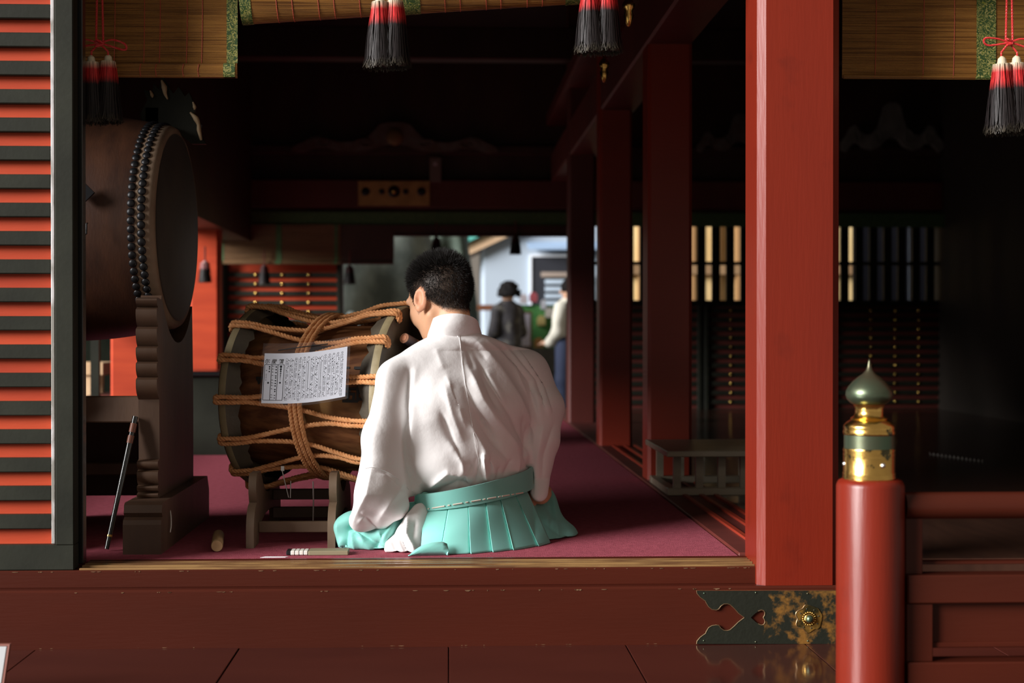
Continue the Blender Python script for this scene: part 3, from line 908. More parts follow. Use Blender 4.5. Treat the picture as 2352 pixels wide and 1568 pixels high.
# ================================================================== OUTSIDE, BEHIND
# rock bank and shrubs
def lumpy(name, cx, cy, cz, rx_, ry, rz, seed, m, rough=0.18, n=40):
    r = np.random.default_rng(seed)
    ph = r.uniform(0, 6.28, (14, 3))
    kv = r.normal(0, 1, (14, 3))
    kv *= (r.uniform(2.0, 9, (14, 1)) / np.linalg.norm(kv, axis=1, keepdims=True))
    rings = []
    for i in range(n + 1):
        th = PI * i / n
        ring = []
        for j in range(2 * n):
            f = PI * j / n
            d = np.array([math.sin(th) * math.cos(f), math.sin(th) * math.sin(f), math.cos(th)])
            q = 1 + rough * sum(math.sin(kv[k] @ d + ph[k, 0]) / (1 + 0.35 * k) for k in range(14)) / 2.2
            ring.append((cx + rx_ * d[0] * q, cy + ry * d[1] * q, cz + rz * d[2] * q))
        rings.append(ring)
    return link(name, MB().loft(rings, True, False).mesh(name), m, None, 40)
ROCK = mat('mossy_rock', (0.07, 0.085, 0.075), 0.9, (0.20, 0.23, 0.20), 3.0, bump=0.6, bscale=7)
FOL = mat('dark_foliage', (0.03, 0.05, 0.035), 0.8, (0.06, 0.08, 0.06), 6, bump=1.0, bscale=14)
tag(lumpy('rock_bank', P(840, 0, 15).x, 15.2, 0.4, 0.95, 1.2, 1.9, 11, ROCK), 'mossy grey-green rock bank behind the rear opening', 'rock')
tag(lumpy('rock', P(815, 0, 13).x, 13.0, -0.1, 0.24, 0.25, 0.9, 12, mat('pale_rock', (0.22, 0.25, 0.24), 0.9, (0.09, 0.10, 0.10), 4, bump=0.5, bscale=8)), 'upright pale stone in front of the rock bank', 'rock')
tag(lumpy('shrub', P(1035, 0, 18).x, 18.2, 0.9, 0.36, 0.8, 1.4, 13, FOL, 0.3), 'dark round shrub between the rock bank and white house', 'shrub')
tag(lumpy('shrub', P(990, 0, 22).x - 1.5, 22.5, 1.6, 0.9, 0.8, 2.1, 14, FOL, 0.35), 'tall dark tree foliage beyond the white house corner', 'shrub')
# white house
HOUSE = mat('bluish_white_wall', (0.37, 0.435, 0.51), 0.85, spec=0.1)
YH = 20.0
hx = P(1113, 0, YH).x
ho = thing('white_house', (hx + 2.5, YH, -0.46), 'bluish white house with green roof and dark window behind the people', 'house')
obj('wall', MB().box(hx, hx + 7, YH, YH + 4, -0.46, P(1200, 500, YH).z), HOUSE, ho)
a, b = P(1076, 585, YH - 0.15), P(1180, 537, YH - 0.15)
sl = (b.z - a.z) / (b.x - a.x)
def slab(dx0, dx1, dz0, dz1, y0, y1):
    return MB().prism([(a.x + dx0, a.z + dz0 + sl * dx0), (a.x + dx1, a.z + dz0 + sl * dx1), (a.x + dx1, a.z + dz1 + sl * dx1), (a.x + dx0, a.z + dz1 + sl * dx0)][::-1], 'y', y0, y1)
obj('barge_board', slab(0, 2.2, 0.0, 0.17, YH - 0.16, YH - 0.10), mat('tan_board', (0.62, 0.42, 0.26), 0.7), ho)
obj('eave', slab(0, 2.2, 0.10, 0.16, YH - 0.10, YH + 4), mat('tan_soffit', (0.30, 0.21, 0.15), 0.8), ho)
obj('roof', slab(-0.28, 2.2, 0.20, 0.34, YH - 0.25, YH + 4.2), mat('green_copper_roof', (0.10, 0.42, 0.36), 0.6), ho)
wa, wb = P(1221, 706, YH - 0.02), P(1330, 590, YH - 0.02)
wn = obj('window', MB().box(wa.x, wb.x, YH - 0.04, YH + 0.02, wa.z, wb.z), mat('dark_glass', (0.03, 0.032, 0.04), 0.2), ho)
obj('frame', MB().box(wa.x - 0.03, wa.x, YH - 0.06, YH + 0.02, wa.z, wb.z).box(wa.x - 0.03, wb.x, YH - 0.06, YH + 0.02, wb.z, wb.z + 0.04), mat('white_frame', (0.7, 0.74, 0.8), 0.5), wn)
lv = mat('louvre_white', (0.45, 0.55, 0.66), 0.6)
for k in range(5):
    q0, q1 = P(1252, 652 + 16.3 * k, YH - 0.06), P(1300, 642 + 16.3 * k, YH - 0.06)
    obj('louvre', MB().box(q0.x, q1.x + 0.3, YH - 0.10, YH - 0.045, q0.z, q1.z), lv, wn)
q0, q1 = P(1243, 636, YH - 0.06), P(1300, 625, YH - 0.06)
obj('shutter_box', MB().box(q0.x, q1.x + 0.3, YH - 0.12, YH - 0.045, q0.z, q1.z), mat('tan_box', (0.30, 0.24, 0.2), 0.7), wn)
q0, q1 = P(1215, 580, YH - 0.5), P(1330, 557, YH - 0.5)
obj('awning', MB().prism([(YH - 0.25, q0.z + 0.06), (YH, q1.z), (YH, q1.z + 0.04), (YH - 0.25, q0.z + 0.10)], 'x', q0.x, q1.x + 1), mat('blue_awning', (0.30, 0.42, 0.60), 0.6), ho)
# stall with goods in front of the house
YS = 16.5
sx = P(1100, 0, YS).x
stl = thing('stall_counter', (P(1200, 0, YS).x, YS, -0.46), 'amulet stall counter with green cloth behind the people', 'stall')
c0, c1 = P(1105, 830, YS), P(1330, 800, YS)
obj('counter', MB().box(c0.x, c1.x, YS, YS + 0.6, -0.46, c1.z, 0.01), mat('grey_counter', (0.10, 0.10, 0.10), 0.7, (0.05, 0.05, 0.05), 8), stl)
g0, g1 = P(1190, 755, YS + 0.3), P(1300, 700, YS + 0.3)
obj('display_back', MB().box(g0.x, g1.x, YS + 0.3, YS + 0.34, c1.z, g1.z, 0.004), mat('green_cloth', (0.05, 0.22, 0.06), 0.8, (0.10, 0.30, 0.08), 15), stl)
obj('shelf', MB().box(P(1097, 0, YS + 0.2).x, P(1135, 0, YS + 0.2).x, YS + 0.2, YS + 0.4, P(0, 712, YS + 0.2).z, P(0, 699, YS + 0.2).z), mat('orange_wood', (0.5, 0.2, 0.1), 0.6), stl)
fa, fb = P(1190, 790, YS + 0.1), P(1222, 715, YS + 0.1)
pf = thing('framed_notice', (fa.x, YS + 0.1, fa.z), 'wood-framed white notice standing on the stall counter', 'sign')
obj('frame', MB().box(fa.x, fb.x, YS + 0.10, YS + 0.13, c1.z, fb.z, 0.004), mat('brown_frame', (0.14, 0.07, 0.03), 0.6), pf)
obj('sheet', MB().box(fa.x + 0.02, fb.x - 0.025, YS + 0.094, YS + 0.10, c1.z + 0.03, fb.z - 0.03), mat('lilac_paper', (0.62, 0.60, 0.75), 0.8), pf)
r = random.Random(5)
GOODS = [(0.6, 0.55, 0.6), (0.4, 0.08, 0.1), (0.6, 0.5, 0.2), (0.62, 0.6, 0.55), (0.25, 0.15, 0.4), (0.55, 0.28, 0.1), (0.6, 0.62, 0.7), (0.15, 0.3, 0.12)]
GM = [mat('charm_cloth', c, 0.7) for c in GOODS]
AW = ['white', 'crimson', 'yellow', 'cream', 'purple', 'orange', 'pale blue', 'green']
for k, (u, v) in enumerate(((1203, 692), (1225, 688), (1243, 742), (1262, 724), (1214, 803), (1237, 800), (1248, 705), (1282, 752))):
    on_c = v > 780
    Yc = YS + (0.15 if on_c else 0.27)
    p = P(u, v, Yc)
    zb_ = c1.z + 0.012 if on_c else p.z - 0.03
    wv = r.uniform(0.035, 0.06)
    o = obj('charm', MB().prism([(p.x - wv, zb_), (p.x + wv, zb_), (p.x + wv, zb_ + 0.09), (p.x + wv * 0.5, zb_ + 0.13), (p.x - wv * 0.5, zb_ + 0.13), (p.x - wv, zb_ + 0.09)][::-1], 'y', Yc - 0.02, Yc + 0.025), GM[k])
    tag(o, '%s charm %s at the amulet stall' % (AW[k], 'lying on the counter' if on_c else 'hung on the green cloth'), 'charm', 'charms at the stall')
# tan sunlit hall seen through the window slots
hl = thing('tan_hall', (P(1600, 0, 14).x, 14.2, -0.46), 'sunlit tan wooden hall glimpsed through the slotted window', 'building')
tx0, tx1 = P(1420, 0, 14.2).x, P(1970, 0, 14.2).x
obj('wall', MB().box(tx0, tx1, 14.2, 14.5, -0.46, 2.4), mat('sunlit_tan_wall', (0.62, 0.48, 0.24), 0.8, (0.55, 0.38, 0.16), 2.0), hl)
for u in (1475, 1590, 1648, 1700, 1760, 1900):
    x = P(u, 0, 14.1).x
    obj('post', MB().box(x - 0.04, x + 0.04, 14.12, 14.22, -0.46, 2.4), mat('brown_post', (0.3, 0.16, 0.06), 0.7), hl)
obj('rail', MB().box(tx0, tx1, 14.1, 14.22, P(0, 628, 14.2).z, P(0, 600, 14.2).z), mat('brown_rail', (0.22, 0.13, 0.06), 0.7), hl)
obj('roof', MB().box(tx0 - 0.2, tx1 + 0.3, 13.9, 16, 2.4, 2.6), mat('dark_tiles', (0.05, 0.05, 0.05), 0.7), hl)
DARKFENCE = mat('black_boards', (0.006, 0.006, 0.008), 0.9, spec=0.0)  # near-black over the whole fence
hd = thing('board_fence', (P(2250, 0, 12).x, 12, -0.46), 'dark board fence behind the slotted window', 'fence')
for k in range(14):
    x = P(1960, 0, 12).x + 0.2 * k
    obj('board', MB().box(x, x + 0.19, 12, 12.03, -0.46, 2.2 + 0.01 * (k % 3)), DARKFENCE, hd)
# pale bench outside the side opening, lower left
bn = thing('pale_bench', (-2.45, 5.2, -0.46), 'pale wooden bench outside the side opening under the big drum', 'bench')
PALE = mat('pale_wood', (0.55, 0.38, 0.22), 0.6, (0.45, 0.29, 0.15), 8)
b0 = P(195, 862, 5.2)
zt = P(0, 833, 5.2).z
obj('seat', MB().box(-3.2, P(236, 0, 5.2).x, 5.2, 5.6, b0.z, zt, 0.005), PALE, bn)
for x in (-3.1, b0.x - 0.012):
    for y in (5.22, 5.52):
        obj('leg', MB().box(x, x + 0.045, y, y + 0.05, -0.46, b0.z), PALE, bn)
# dark lacquer chest in the hall
ch = thing('lacquer_table', (-1.2, 4.0, 0), 'low black lacquer table on the carpet behind the drums', 'table')
y0 = 3.9
x0, x1 = P(383, 0, y0).x, P(640, 0, y0).x
zt = P(0, 853, y0).z
obj('top', MB().box(x0 - 0.02, x1 + 0.02, y0 - 0.03, y0 + 0.5, zt - 0.025, zt, 0.006), mat('lacquer_top', (0.012, 0.012, 0.014), 0.18), ch)
obj('front_panel', MB().box(x0, x1, y0, y0 + 0.02, 0.0, zt - 0.025), BLACK, ch)
obj('side_panel', MB().box(x0, x0 + 0.02, y0 + 0.02, y0 + 0.46, 0.0, zt - 0.025), BLACK, ch)
obj('side_panel', MB().box(x1 - 0.02, x1, y0 + 0.02, y0 + 0.46, 0.0, zt - 0.025), BLACK, ch)
# low slatted offering table in the side aisle
ot = thing('low_table', (1.1, 2.0, 0), 'low grey slatted offering table in front of the inner pillar', 'table')
GREYW = mat('grey_oiled_wood', (0.25, 0.21, 0.15), 0.35, (0.17, 0.14, 0.10), 8, (0.3, 2, 2))
yf, yb = 1.70, 2.36
tx = P(1532, 1035, yf).x
txr = tx + 0.62
th = P(1600, 1036, yf).z
obj('top', MB().box(tx, txr, yf, yb, th - 0.022, th, 0.003), GREYW, ot)
for x in np.linspace(tx + 0.05, txr - 0.05, 7):
    for y in (yf + 0.07, yb - 0.1):
        obj('leg', MB().box(x - 0.014, x + 0.014, y, y + 0.03, 0.025, th - 0.022), GREYW, ot)
for y in (yf + 0.05, yb - 0.12):
    obj('foot_rail', MB().box(tx + 0.01, txr - 0.01, y, y + 0.06, -0.011 + 0.018, 0.036, 0.003), GREYW, ot)
obj('side_rail', MB().box(tx + 0.012, tx + 0.045, yf + 0.11, yb - 0.12, 0.008, 0.034), GREYW, ot)
obj('side_rail', MB().box(txr - 0.045, txr - 0.012, yf + 0.11, yb - 0.12, 0.008, 0.034), GREYW, ot)
# coil lying in the aisle
def on_floor(u, v, z=-0.006):
    return P(u, v, (CAMH - z) * FPX / (v - 760) - CAMD)
cp = [on_floor(2135 + k * 0.82, 1044 + 0.115 * k) + Vector((0, 0.010 * math.sin(k * 0.55), 0.006 + 0.006 * math.cos(k * 0.55))) for k in range(150)]
o = obj('bead_string', MB().tube(cp, 0.002, 5), mat('grey_string', (0.25, 0.24, 0.22), 0.6), None, 60)
tag(o, 'pale coiled string lying in the dark aisle behind the railing', 'string')

# dark hedge outside the side opening
for k, (x, y) in enumerate(((-3.7, 10.2), (-6.6, 11.5), (-4.0, 13.6), (-9.4, 10.0))):
    tag(lumpy('hedge_shrub', x, y, 0.9, 1.2, 1.0, 1.6, 30 + k, FOL, 0.3, 28), ['dark hedge shrub outside the side opening, closest to the hall', 'dark hedge shrub outside, seen under the big drum', 'dark hedge shrub past the rear corner of the hall', 'dark hedge shrub farthest out from the side opening'][k], 'shrub', 'hedge outside the side opening')

# ================================================================== BIG DRUM ON ITS STAND
YD = 0.78
dc = P(408, 523, YD)
SB = FPX / (YD + CAMD)
R0 = 228 / SB                                    # head radius
DR = Matrix.Translation(dc) @ Matrix.Rotation(math.radians(-3.0), 4, 'Z') @ Matrix.Rotation(PI / 2, 4, 'Y')   # lathe z -> +x
drum = thing('big_drum', (dc.x - 0.3, YD, 0.60), 'large dark barrel drum with two rows of black studs', 'drum')
DRUMBODY = mat('drum_lacquer', (0.065, 0.025, 0.012), 0.45, (0.035, 0.014, 0.008), 9.0, (3, 1, 1), 0.05, 60)
HIDE = mat('drum_hide', (0.24, 0.165, 0.105), 0.7, (0.17, 0.11, 0.07), 9, bump=0.15, bscale=50)
LB = 0.66
body = [(R0 * (1 + 0.13 * math.sin(PI * t)) , -LB + LB * t) for t in np.linspace(0.0, 0.915, 22)]
obj('body', MB().lathe(body, 72, DR), DRUMBODY, drum, 60)
hide_w = 0.085
obj('hide', MB().lathe([(R0 * 1.034, -hide_w), (R0 * 1.040, -hide_w + 0.002), (R0 * 1.030, -0.05), (R0 * 1.012, -0.016), (R0 * 0.99, -0.003), (R0 * 0.96, 0.0), (R0 * 0.5, 0.001), (0.001, 0.001)], 72, DR), HIDE, drum, 50)
obj('dark_skin', MB().lathe([(R0 * 0.93, 0.0012), (R0 * 0.90, 0.0028), (0.001, 0.0028)], 72, DR), mat('dark_head_skin', (0.05, 0.042, 0.035), 0.5, (0.03, 0.027, 0.024), 7), drum, 60)  # drum face darker than the hide around its rim
sm = MB().lathe([(0.0132, 0), (0.0125, 0.0028), (0.009, 0.0058), (0.004, 0.0074), (0.0002, 0.0078)], 10).mesh('stud')
sm.shade_smooth()
NS = 80
for row, (zz, rr_) in enumerate(((-0.066, 1.036), (-0.036, 1.024))):
    for k in range(NS):
        a = 2 * PI * (k + 0.5 * row) / NS
        o = link('stud', sm, IRON, drum)
        Mx = DR @ Matrix.Rotation(a, 4, 'Z') @ Matrix.Translation((R0 * rr_ - 0.001, 0, zz)) @ Matrix.Rotation(PI / 2, 4, 'Y')
        o.matrix_parent_inverse = Matrix.Translation(-base_of(drum))
        o.matrix_basis = Mx
# diamond plate and ring on the body
q = P(203, 442, YD - 0.33)
yb_ = YD - R0 * 1.135 - 0.002
q = P(193, 442, yb_)
obj('diamond_plate', MB().prism([(q.x - 0.03, q.z), (q.x, q.z - 0.03), (q.x + 0.03, q.z), (q.x, q.z + 0.03)], 'y', yb_ - 0.004, yb_ + 0.01), IRON, drum)
q = P(201, 528, yb_)
obj('hook', MB().tube([(q.x, yb_, q.z + 0.02), (q.x, yb_ - 0.012, q.z + 0.018), (q.x, yb_ - 0.014, q.z - 0.012), (q.x - 0.006, yb_ - 0.012, q.z - 0.016)], 0.0025, 6), IRON, drum, 60)
# carved flame crest over the drum with gilt tips
cr = thing('flame_crest', (dc.x, YD + 0.1, dc.z + R0), 'dark carved flame crest with gilt tips rising over the big drum', 'carving')
Yc = YD + 0.05
def crest_pt(u, v):
    p = P(u, v, Yc)
    return (p.x, p.z)
outl = [(330, 300), (322, 262), (338, 230), (330, 205), (350, 212), (352, 190), (365, 205), (372, 172), (388, 200), (398, 215), (410, 200), (425, 222), (434, 212), (448, 245), (444, 258), (462, 285), (456, 300), (472, 330), (440, 330), (400, 296), (360, 292)]
obj('flame', MB().prism([crest_pt(*p) for p in outl], 'y', Yc, Yc + 0.03), BLACK, cr)
GT = mat('crest_gilding', (0.42, 0.30, 0.17), 0.55, (0.30, 0.20, 0.10), 30)
for pts, rad in (([(371, 184), (377, 200), (379, 214), (385, 228)], (0.003, 0.009, 0.006, 0.002)), ([(345, 208), (349, 218), (350, 224)], (0.002, 0.006, 0.002)),
                 ([(443, 234), (447, 246), (446, 252)], (0.002, 0.006, 0.002)), ([(437, 258), (450, 272), (456, 286), (457, 298), (462, 322)], (0.003, 0.009, 0.006, 0.007, 0.004))):
    pth = spline([P(u, v, Yc - 0.004) for u, v in pts], 4)
    rr_ = np.interp(np.linspace(0, 1, len(pth)), np.linspace(0, 1, len(rad)), rad)
    obj('gilt_tip', MB().tube(pth, list(rr_), 8), GT, cr, 60)
# post carrying the crest
obj('support', MB().box(dc.x - 0.11, dc.x - 0.07, Yc + 0.0, Yc + 0.03, dc.z + R0 * 1.062, dc.z + R0 * 1.062 + 0.05), BLACK, cr)

# ---- stand of the big drum: two scalloped boards and rails
def arc_lobes(y_front, zs, bulge):
    """front edge going down: list of z breaks, each lobe a rounded bump towards the viewer"""
    pts = []
    for za, zb_ in zip(zs, zs[1:]):
        for t in (0.0, 0.12, 0.3, 0.55, 0.8, 0.95):
            pts.append((y_front - bulge * (math.sin(PI * min(1, t * 0.75 + 0.25)) ** 0.6 if t else 0.15), za + (zb_ - za) * t))
    return pts
stand = thing('drum_stand', (dc.x - 0.3, YD, 0), 'dark wooden stand with scalloped upright under the big drum', 'stand')
def big_board(x0, x1, xf0, xf1, parent):
    yc = 0.45
    zz = [P(330, v, 0.43).z for v in (683, 705, 750, 795, 830, 866, 910)]
    edge = arc_lobes(yc - 0.012, zz, 0.028)
    edge += [(yc + 0.0, zz[-1] - 0.01), (yc + 0.004, P(330, 1055, 0.43).z)]
    z2 = [P(330, v, 0.42).z for v in (1058, 1080, 1115, 1132, 1148, 1164)]
    edge += arc_lobes(yc - 0.004, z2, 0.022)
    edge += [(yc + 0.0, 0.0)]
    # back: cradle curve hollowed for the barrel
    back = [(yc + 0.62, 0.0), (yc + 0.62, zz[-1] - 0.02)]
    Rb = R0 * 1.135 + 0.004
    zc = dc.z
    for yy in np.linspace(0.60, 0.04, 24):
        y = yc + yy
        back.append((y, zc - math.sqrt(max(Rb ** 2 - (y - YD) ** 2, 0.0001))))
    back += [(yc + 0.03, zz[0] - 0.005)]
    me = MB().prism(edge + back, 'x', x0, x1).mesh('upright')
    bm = bmesh.new()
    bm.from_mesh(me)
    bmesh.ops.triangulate(bm, faces=[f for f in bm.faces if len(f.verts) > 4])
    bmesh.ops.recalc_face_normals(bm, faces=bm.faces[:])
    bm.to_mesh(me)
    bm.free()
    link('upright', me, STANDDARK, parent, 38)
    # foot block with two rolls
    yf = 0.285
    foot = [(yf + 0.03, 0.146), (yf + 0.018, 0.140), (yf + 0.012, 0.118), (yf + 0.022, 0.105), (yf + 0.004, 0.098), (yf - 0.002, 0.085), (yf, 0.0), (yf + 0.9, 0.0), (yf + 0.9, 0.098), (yf + 0.86, 0.146)]
    obj('foot', MB().prism(foot, 'x', xf0, xf1), STANDDARK, parent)
xb0, xb1 = P(318, 1000, 0.45).x, P(366, 1000, 0.45).x
xf0, xf1 = P(283, 1265, 0.29).x, P(371, 1265, 0.29).x
big_board(xb0, xb1, xf0, xf1, stand)
big_board(xb0 - 0.42, xb1 - 0.42, xf0 - 0.42, xf1 - 0.42, stand)
for z0, z1, y in ((0.36, 0.44, 0.60), (0.18, 0.22, 0.80)):
    obj('cross_rail', MB().box(xb1 - 0.42, xb0, y, y + 0.05, z0, z1, 0.004), STANDDARK, stand)
obj('cross_rail', MB().box(xb1 - 0.42, xb0, 0.95, 0.98, 0.10, 0.40, 0.004), DARKWOOD, stand)
sq = spline([P(378, 1135, 0.55), P(386, 1150, 0.5), P(392, 1180, 0.42), P(393, 1205, 0.40), P(391, 1222, 0.38)], 6)
obj('string', MB().tube(sq, 0.002, 6), mat('white_string', (0.6, 0.56, 0.5), 0.8), stand)
# thin pale rod lying on the carpet behind the stand
o = obj('white_rod', MB().tube([(P(150, 1087, 2.78).x, 2.78, 0.006), (P(323, 1087, 2.78).x, 2.78, 0.006)], 0.006, 8), mat('white_rod_paint', (0.65, 0.6, 0.55), 0.5), None, 60)
tag(o, 'thin white rod on the floor behind the big drum stand', 'rod')
# black cane leaning on the stand
cn = thing('black_cane', P(245, 1258, 0.36), 'glossy black cane with copper top leaning beside the drum stand', 'cane')
c0, c1 = P(245, 1256, 0.36), P(309, 965, 0.437)
c0.z = 0.006
def cl(t):
    return c0.lerp(c1, t)
obj('shaft', MB().tube([cl(0.0), cl(0.82)], [0.0068, 0.0085], 14), BLACKGLOSS, cn, 60)
COP = mat('copper_wrap', (0.20, 0.07, 0.04), 0.45)
obj('collar', MB().tube([cl(0.82), cl(0.88)], 0.0094, 14), COP, cn, 60)
obj('collar', MB().tube([cl(0.905), cl(0.975)], 0.0098, 14), COP, cn, 60)
obj('handle', MB().tube([cl(0.88), cl(0.905)], 0.008, 14), BLACKGLOSS, cn, 60)
obj('cap', MB().tube([cl(0.975), cl(1.03)], 0.0085, 14), BLACKGLOSS, cn, 60)
obj('ring', MB().tube([cl(0.095), cl(0.11)], 0.0082, 14), BRASS, cn, 60)
# wooden drumstick on the carpet
ds = P(499, 1264, 0.33)
db = P(501.5, 1240, 0.57).x
stick = [(ds.x + (db - ds.x) * t, 0.325 + 0.25 * t, 0.0175) for t in (0, 0.03, 0.5, 0.97, 1.0)]
o = obj('drumstick', MB().tube(stick, [0.0155, 0.0172, 0.0172, 0.0172, 0.014], 24), mat('pale_stick_wood', (0.40, 0.25, 0.12), 0.6, (0.30, 0.18, 0.08), 9, (4, 0.5, 4)), None, 50)
tag(o, 'short pale wooden drumstick lying alone on the carpet', 'drumstick')

# ================================================================== ROPE-TENSIONED DRUM
YK = 0.79
kc = P(766, 911, YK)
SK = FPX / (YK + CAMD)
RH = 207 / SK                 # hoop radius
LK = 0.50                     # length between hoops
RBODY = 0.224
# local frame: lathe z axis -> drum axis pointing right and towards the camera
KA = math.radians(-19)
KM = Matrix.Translation(kc) @ Matrix.Rotation(KA, 4, 'Z') @ Matrix.Rotation(PI / 2, 4, 'Y')
def kp_(ang, r, z):
    """ang 0 faces the camera, positive is downwards; z along the axis, right positive"""
    ax_ = Vector((math.cos(KA), math.sin(KA), 0))
    fr_ = Vector((math.sin(KA), -math.cos(KA), 0))
    return kc + ax_ * z + fr_ * (r * math.cos(ang)) - Vector((0, 0, 1)) * (r * math.sin(ang))
kd = thing('rope_drum', (kc.x, YK, kc.z - RH), 'wooden drum laced with orange rope on a low stand', 'drum')
def wood_body():
    m = mat('cedar_staves', (0.21, 0.085, 0.032), 0.6, (0.10, 0.036, 0.014), 7.0, (0.35, 6, 6), 0.08, 30, mixpos=(0.36, 0.62), bstretch=(0.3, 8, 8), col3=(0.34, 0.185, 0.065), n3=2.6, pos3=(0.54, 0.66), spec=0.2)
    return m
CEDAR = wood_body()
obj('body', MB().lathe([(RBODY, -LK / 2 + 0.015), (RBODY * 1.012, -LK * 0.2), (RBODY * 1.018, 0), (RBODY * 1.012, LK * 0.2), (RBODY, LK / 2 - 0.015)], 80, KM), CEDAR, kd, 60)
RAW = mat('rawhide', (0.33, 0.27, 0.15), 0.55, (0.20, 0.155, 0.085), 12, bump=0.2, bscale=40)
RAWD = mat('dark_rawhide', (0.085, 0.068, 0.045), 0.6, (0.05, 0.04, 0.028), 10, bump=0.2, bscale=40)
for s in (-1, 1):
    z0 = s * LK / 2
    n = 96
    rings = []
    for (r, dz, wob) in ((0.002, 0.012, 0), (RH * 0.5, 0.012, 0), (RH * 0.93, 0.012, 0), (RH * 0.985, 0.010, 0), (RH, 0.002, 0), (RH * 0.992, -0.014, 0), (RH * 0.965, -0.030, 0.4), (RH * 0.93, -0.052, 1.0)):
        ring = []
        for j in range(n):
            a = 2 * PI * j / n
            w_ = wob * (0.006 * math.sin(9 * a + s) + 0.004 * math.sin(23 * a + 2 * s) + 0.003 * math.sin(41 * a))
            ring.append(kp_(a, r - abs(w_) * 0.6, z0 + s * (dz + w_)))
        rings.append(ring)
    # outer head dark in the middle, pale rim
    h = MB().loft(rings[:4], True, False)
    hd_ = obj('drum_head', h, RAWD if s > 0 else RAW, kd, 60)
    obj('hide_rim', MB().loft(rings[3:6], True, False), RAW, hd_, 60)
    obj('hide_fold', MB().loft(rings[5:], True, False), RAWD, hd_, 60)
    obj('hoop', MB().lathe([(RH * 0.90, z0 - 0.012), (RH * 0.985, z0 - 0.012), (RH * 0.985, z0 + 0.010), (RH * 0.90, z0 + 0.010), (RH * 0.90, z0 - 0.012)], 64, KM, False), DARKWOOD, hd_, 60)
# lacing
NA = 14
STEP = 2 * PI / NA
RR = 0.0082
r_h, r_m = RH + 0.006, RBODY * 1.018 + 0.022
GZ = -0.012                     # girdle position along the axis
for k in range(NA):
    a = k * STEP
    # left eye at angle a, right eyes at a +- half a step
    for s in (-1, 1):
        e = a + s * STEP / 2
        da = RR * 1.02 / r_h * s
        zl, zr = -LK / 2, LK / 2
        pts = [kp_(a + da * 0.55, RH * 0.97, zl - 0.018), kp_(a + da * 0.75, r_h, zl - 0.016), kp_(a + da, r_h + 0.003, zl + 0.004), kp_(a + da * 0.9, r_h - 0.004, zl + 0.06)]
        mid_a = a + (e - a) * 0.50
        pts += [kp_(a + da * 1.1, r_h + (r_m - r_h) * 0.42, zl + 0.105), kp_(mid_a, r_m, GZ), kp_(e - da * 1.3, r_h + (r_m - r_h) * 0.62, zr - 0.155)]
        pts += [kp_(e - da, r_h - 0.006, zr - 0.085), kp_(e - da * 0.9, r_h, zr - 0.03), kp_(e - da * 1.1, r_h + 0.003, zr - 0.003), kp_(e - da * 1.0, r_h - 0.0, zr + 0.018), kp_(e - da * 0.3, RH * 0.955, zr + 0.022)]
        obj('lacing_rope', MB().rope(spline(pts, 5), RR, n=6), ROPE, kd, 60)
    # little stopper loop over each eye
    for z_, sg in ((-LK / 2 - 0.019, -1), (LK / 2 + 0.020, 1)):
        b_ = a if sg < 0 else a + STEP / 2
        lp = [kp_(b_ - 0.035, RH * 0.985, z_), kp_(b_ - 0.03, RH * 0.95, z_), kp_(b_, RH * 0.925, z_), kp_(b_ + 0.03, RH * 0.95, z_), kp_(b_ + 0.035, RH * 0.985, z_)]
        obj('rope_loop', MB().rope(spline(lp, 4), RR * 0.9, n=5), ROPE, kd, 60)
# girdle of three turns squeezing the lacing
for q in range(3):
    zg = GZ + (q - 1) * 0.0155
    pts = [kp_(a_, r_m + 0.0105 + 0.002 * math.sin(3 * a_ + q), zg + 0.012 * math.sin(a_ * 1.0 - 0.4) + 0.03 * max(0, -math.sin(a_)) ** 2) for a_ in np.linspace(0, 2 * PI, 90)]
    obj('girdle_rope', MB().rope(pts, RR, n=6), ROPE, kd, 60)
# painted characters on the staves
INK = mat('brushed_ink', (0.012, 0.010, 0.009), 0.7)
def glyph_mesh(txt, size, bold=0.045):
    cu = bpy.data.curves.new('glyph', 'FONT')
    cu.body = txt
    cu.size = size
    cu.offset = size * bold
    cu.resolution_u = 3
    cu.align_x = 'CENTER'
    o = bpy.data.objects.new('glyph', cu)
    COL.objects.link(o)
    bpy.context.view_layer.update()
    dg = bpy.context.evaluated_depsgraph_get()
    me = bpy.data.meshes.new_from_object(o.evaluated_get(dg))
    bpy.data.objects.remove(o)
    bpy.data.curves.remove(cu)
    return me
def glyph_on_drum(txt, u, v, size, rot=0.0):
    me = glyph_mesh(txt, size)
    if len(me.vertices) == 0:
        return
    bm = bmesh.new()
    bm.from_mesh(me)
    bmesh.ops.subdivide_edges(bm, edges=[e for e in bm.edges if e.calc_length() > 0.012], cuts=2, use_grid_fill=True)
    # where does the pixel meet the body: solve along the axis
    tgt = P(u, v, YK - RBODY)
    ax_ = Vector((math.cos(KA), math.sin(KA), 0))
    z_ = (tgt - kc).dot(ax_)
    ang = math.asin(max(-1, min(1, (kc.z - tgt.z) / (RBODY * 1.02))))
    for q in bm.verts:
        x, y = q.co.x, q.co.y - size * 0.35
        q.co = kp_(ang - y / RBODY, RBODY * 1.018 + 0.0012, z_ + x)
    bm.to_mesh(me)
    bm.free()
    link('painted_character', me, INK, kd)
glyph_on_drum('一', 842, 846, 0.055)
glyph_on_drum('五', 817, 906, 0.052)
glyph_on_drum('日', 848, 902, 0.052)
glyph_on_drum('十', 792, 846, 0.040)
glyph_on_drum('平', 581, 884, 0.050)

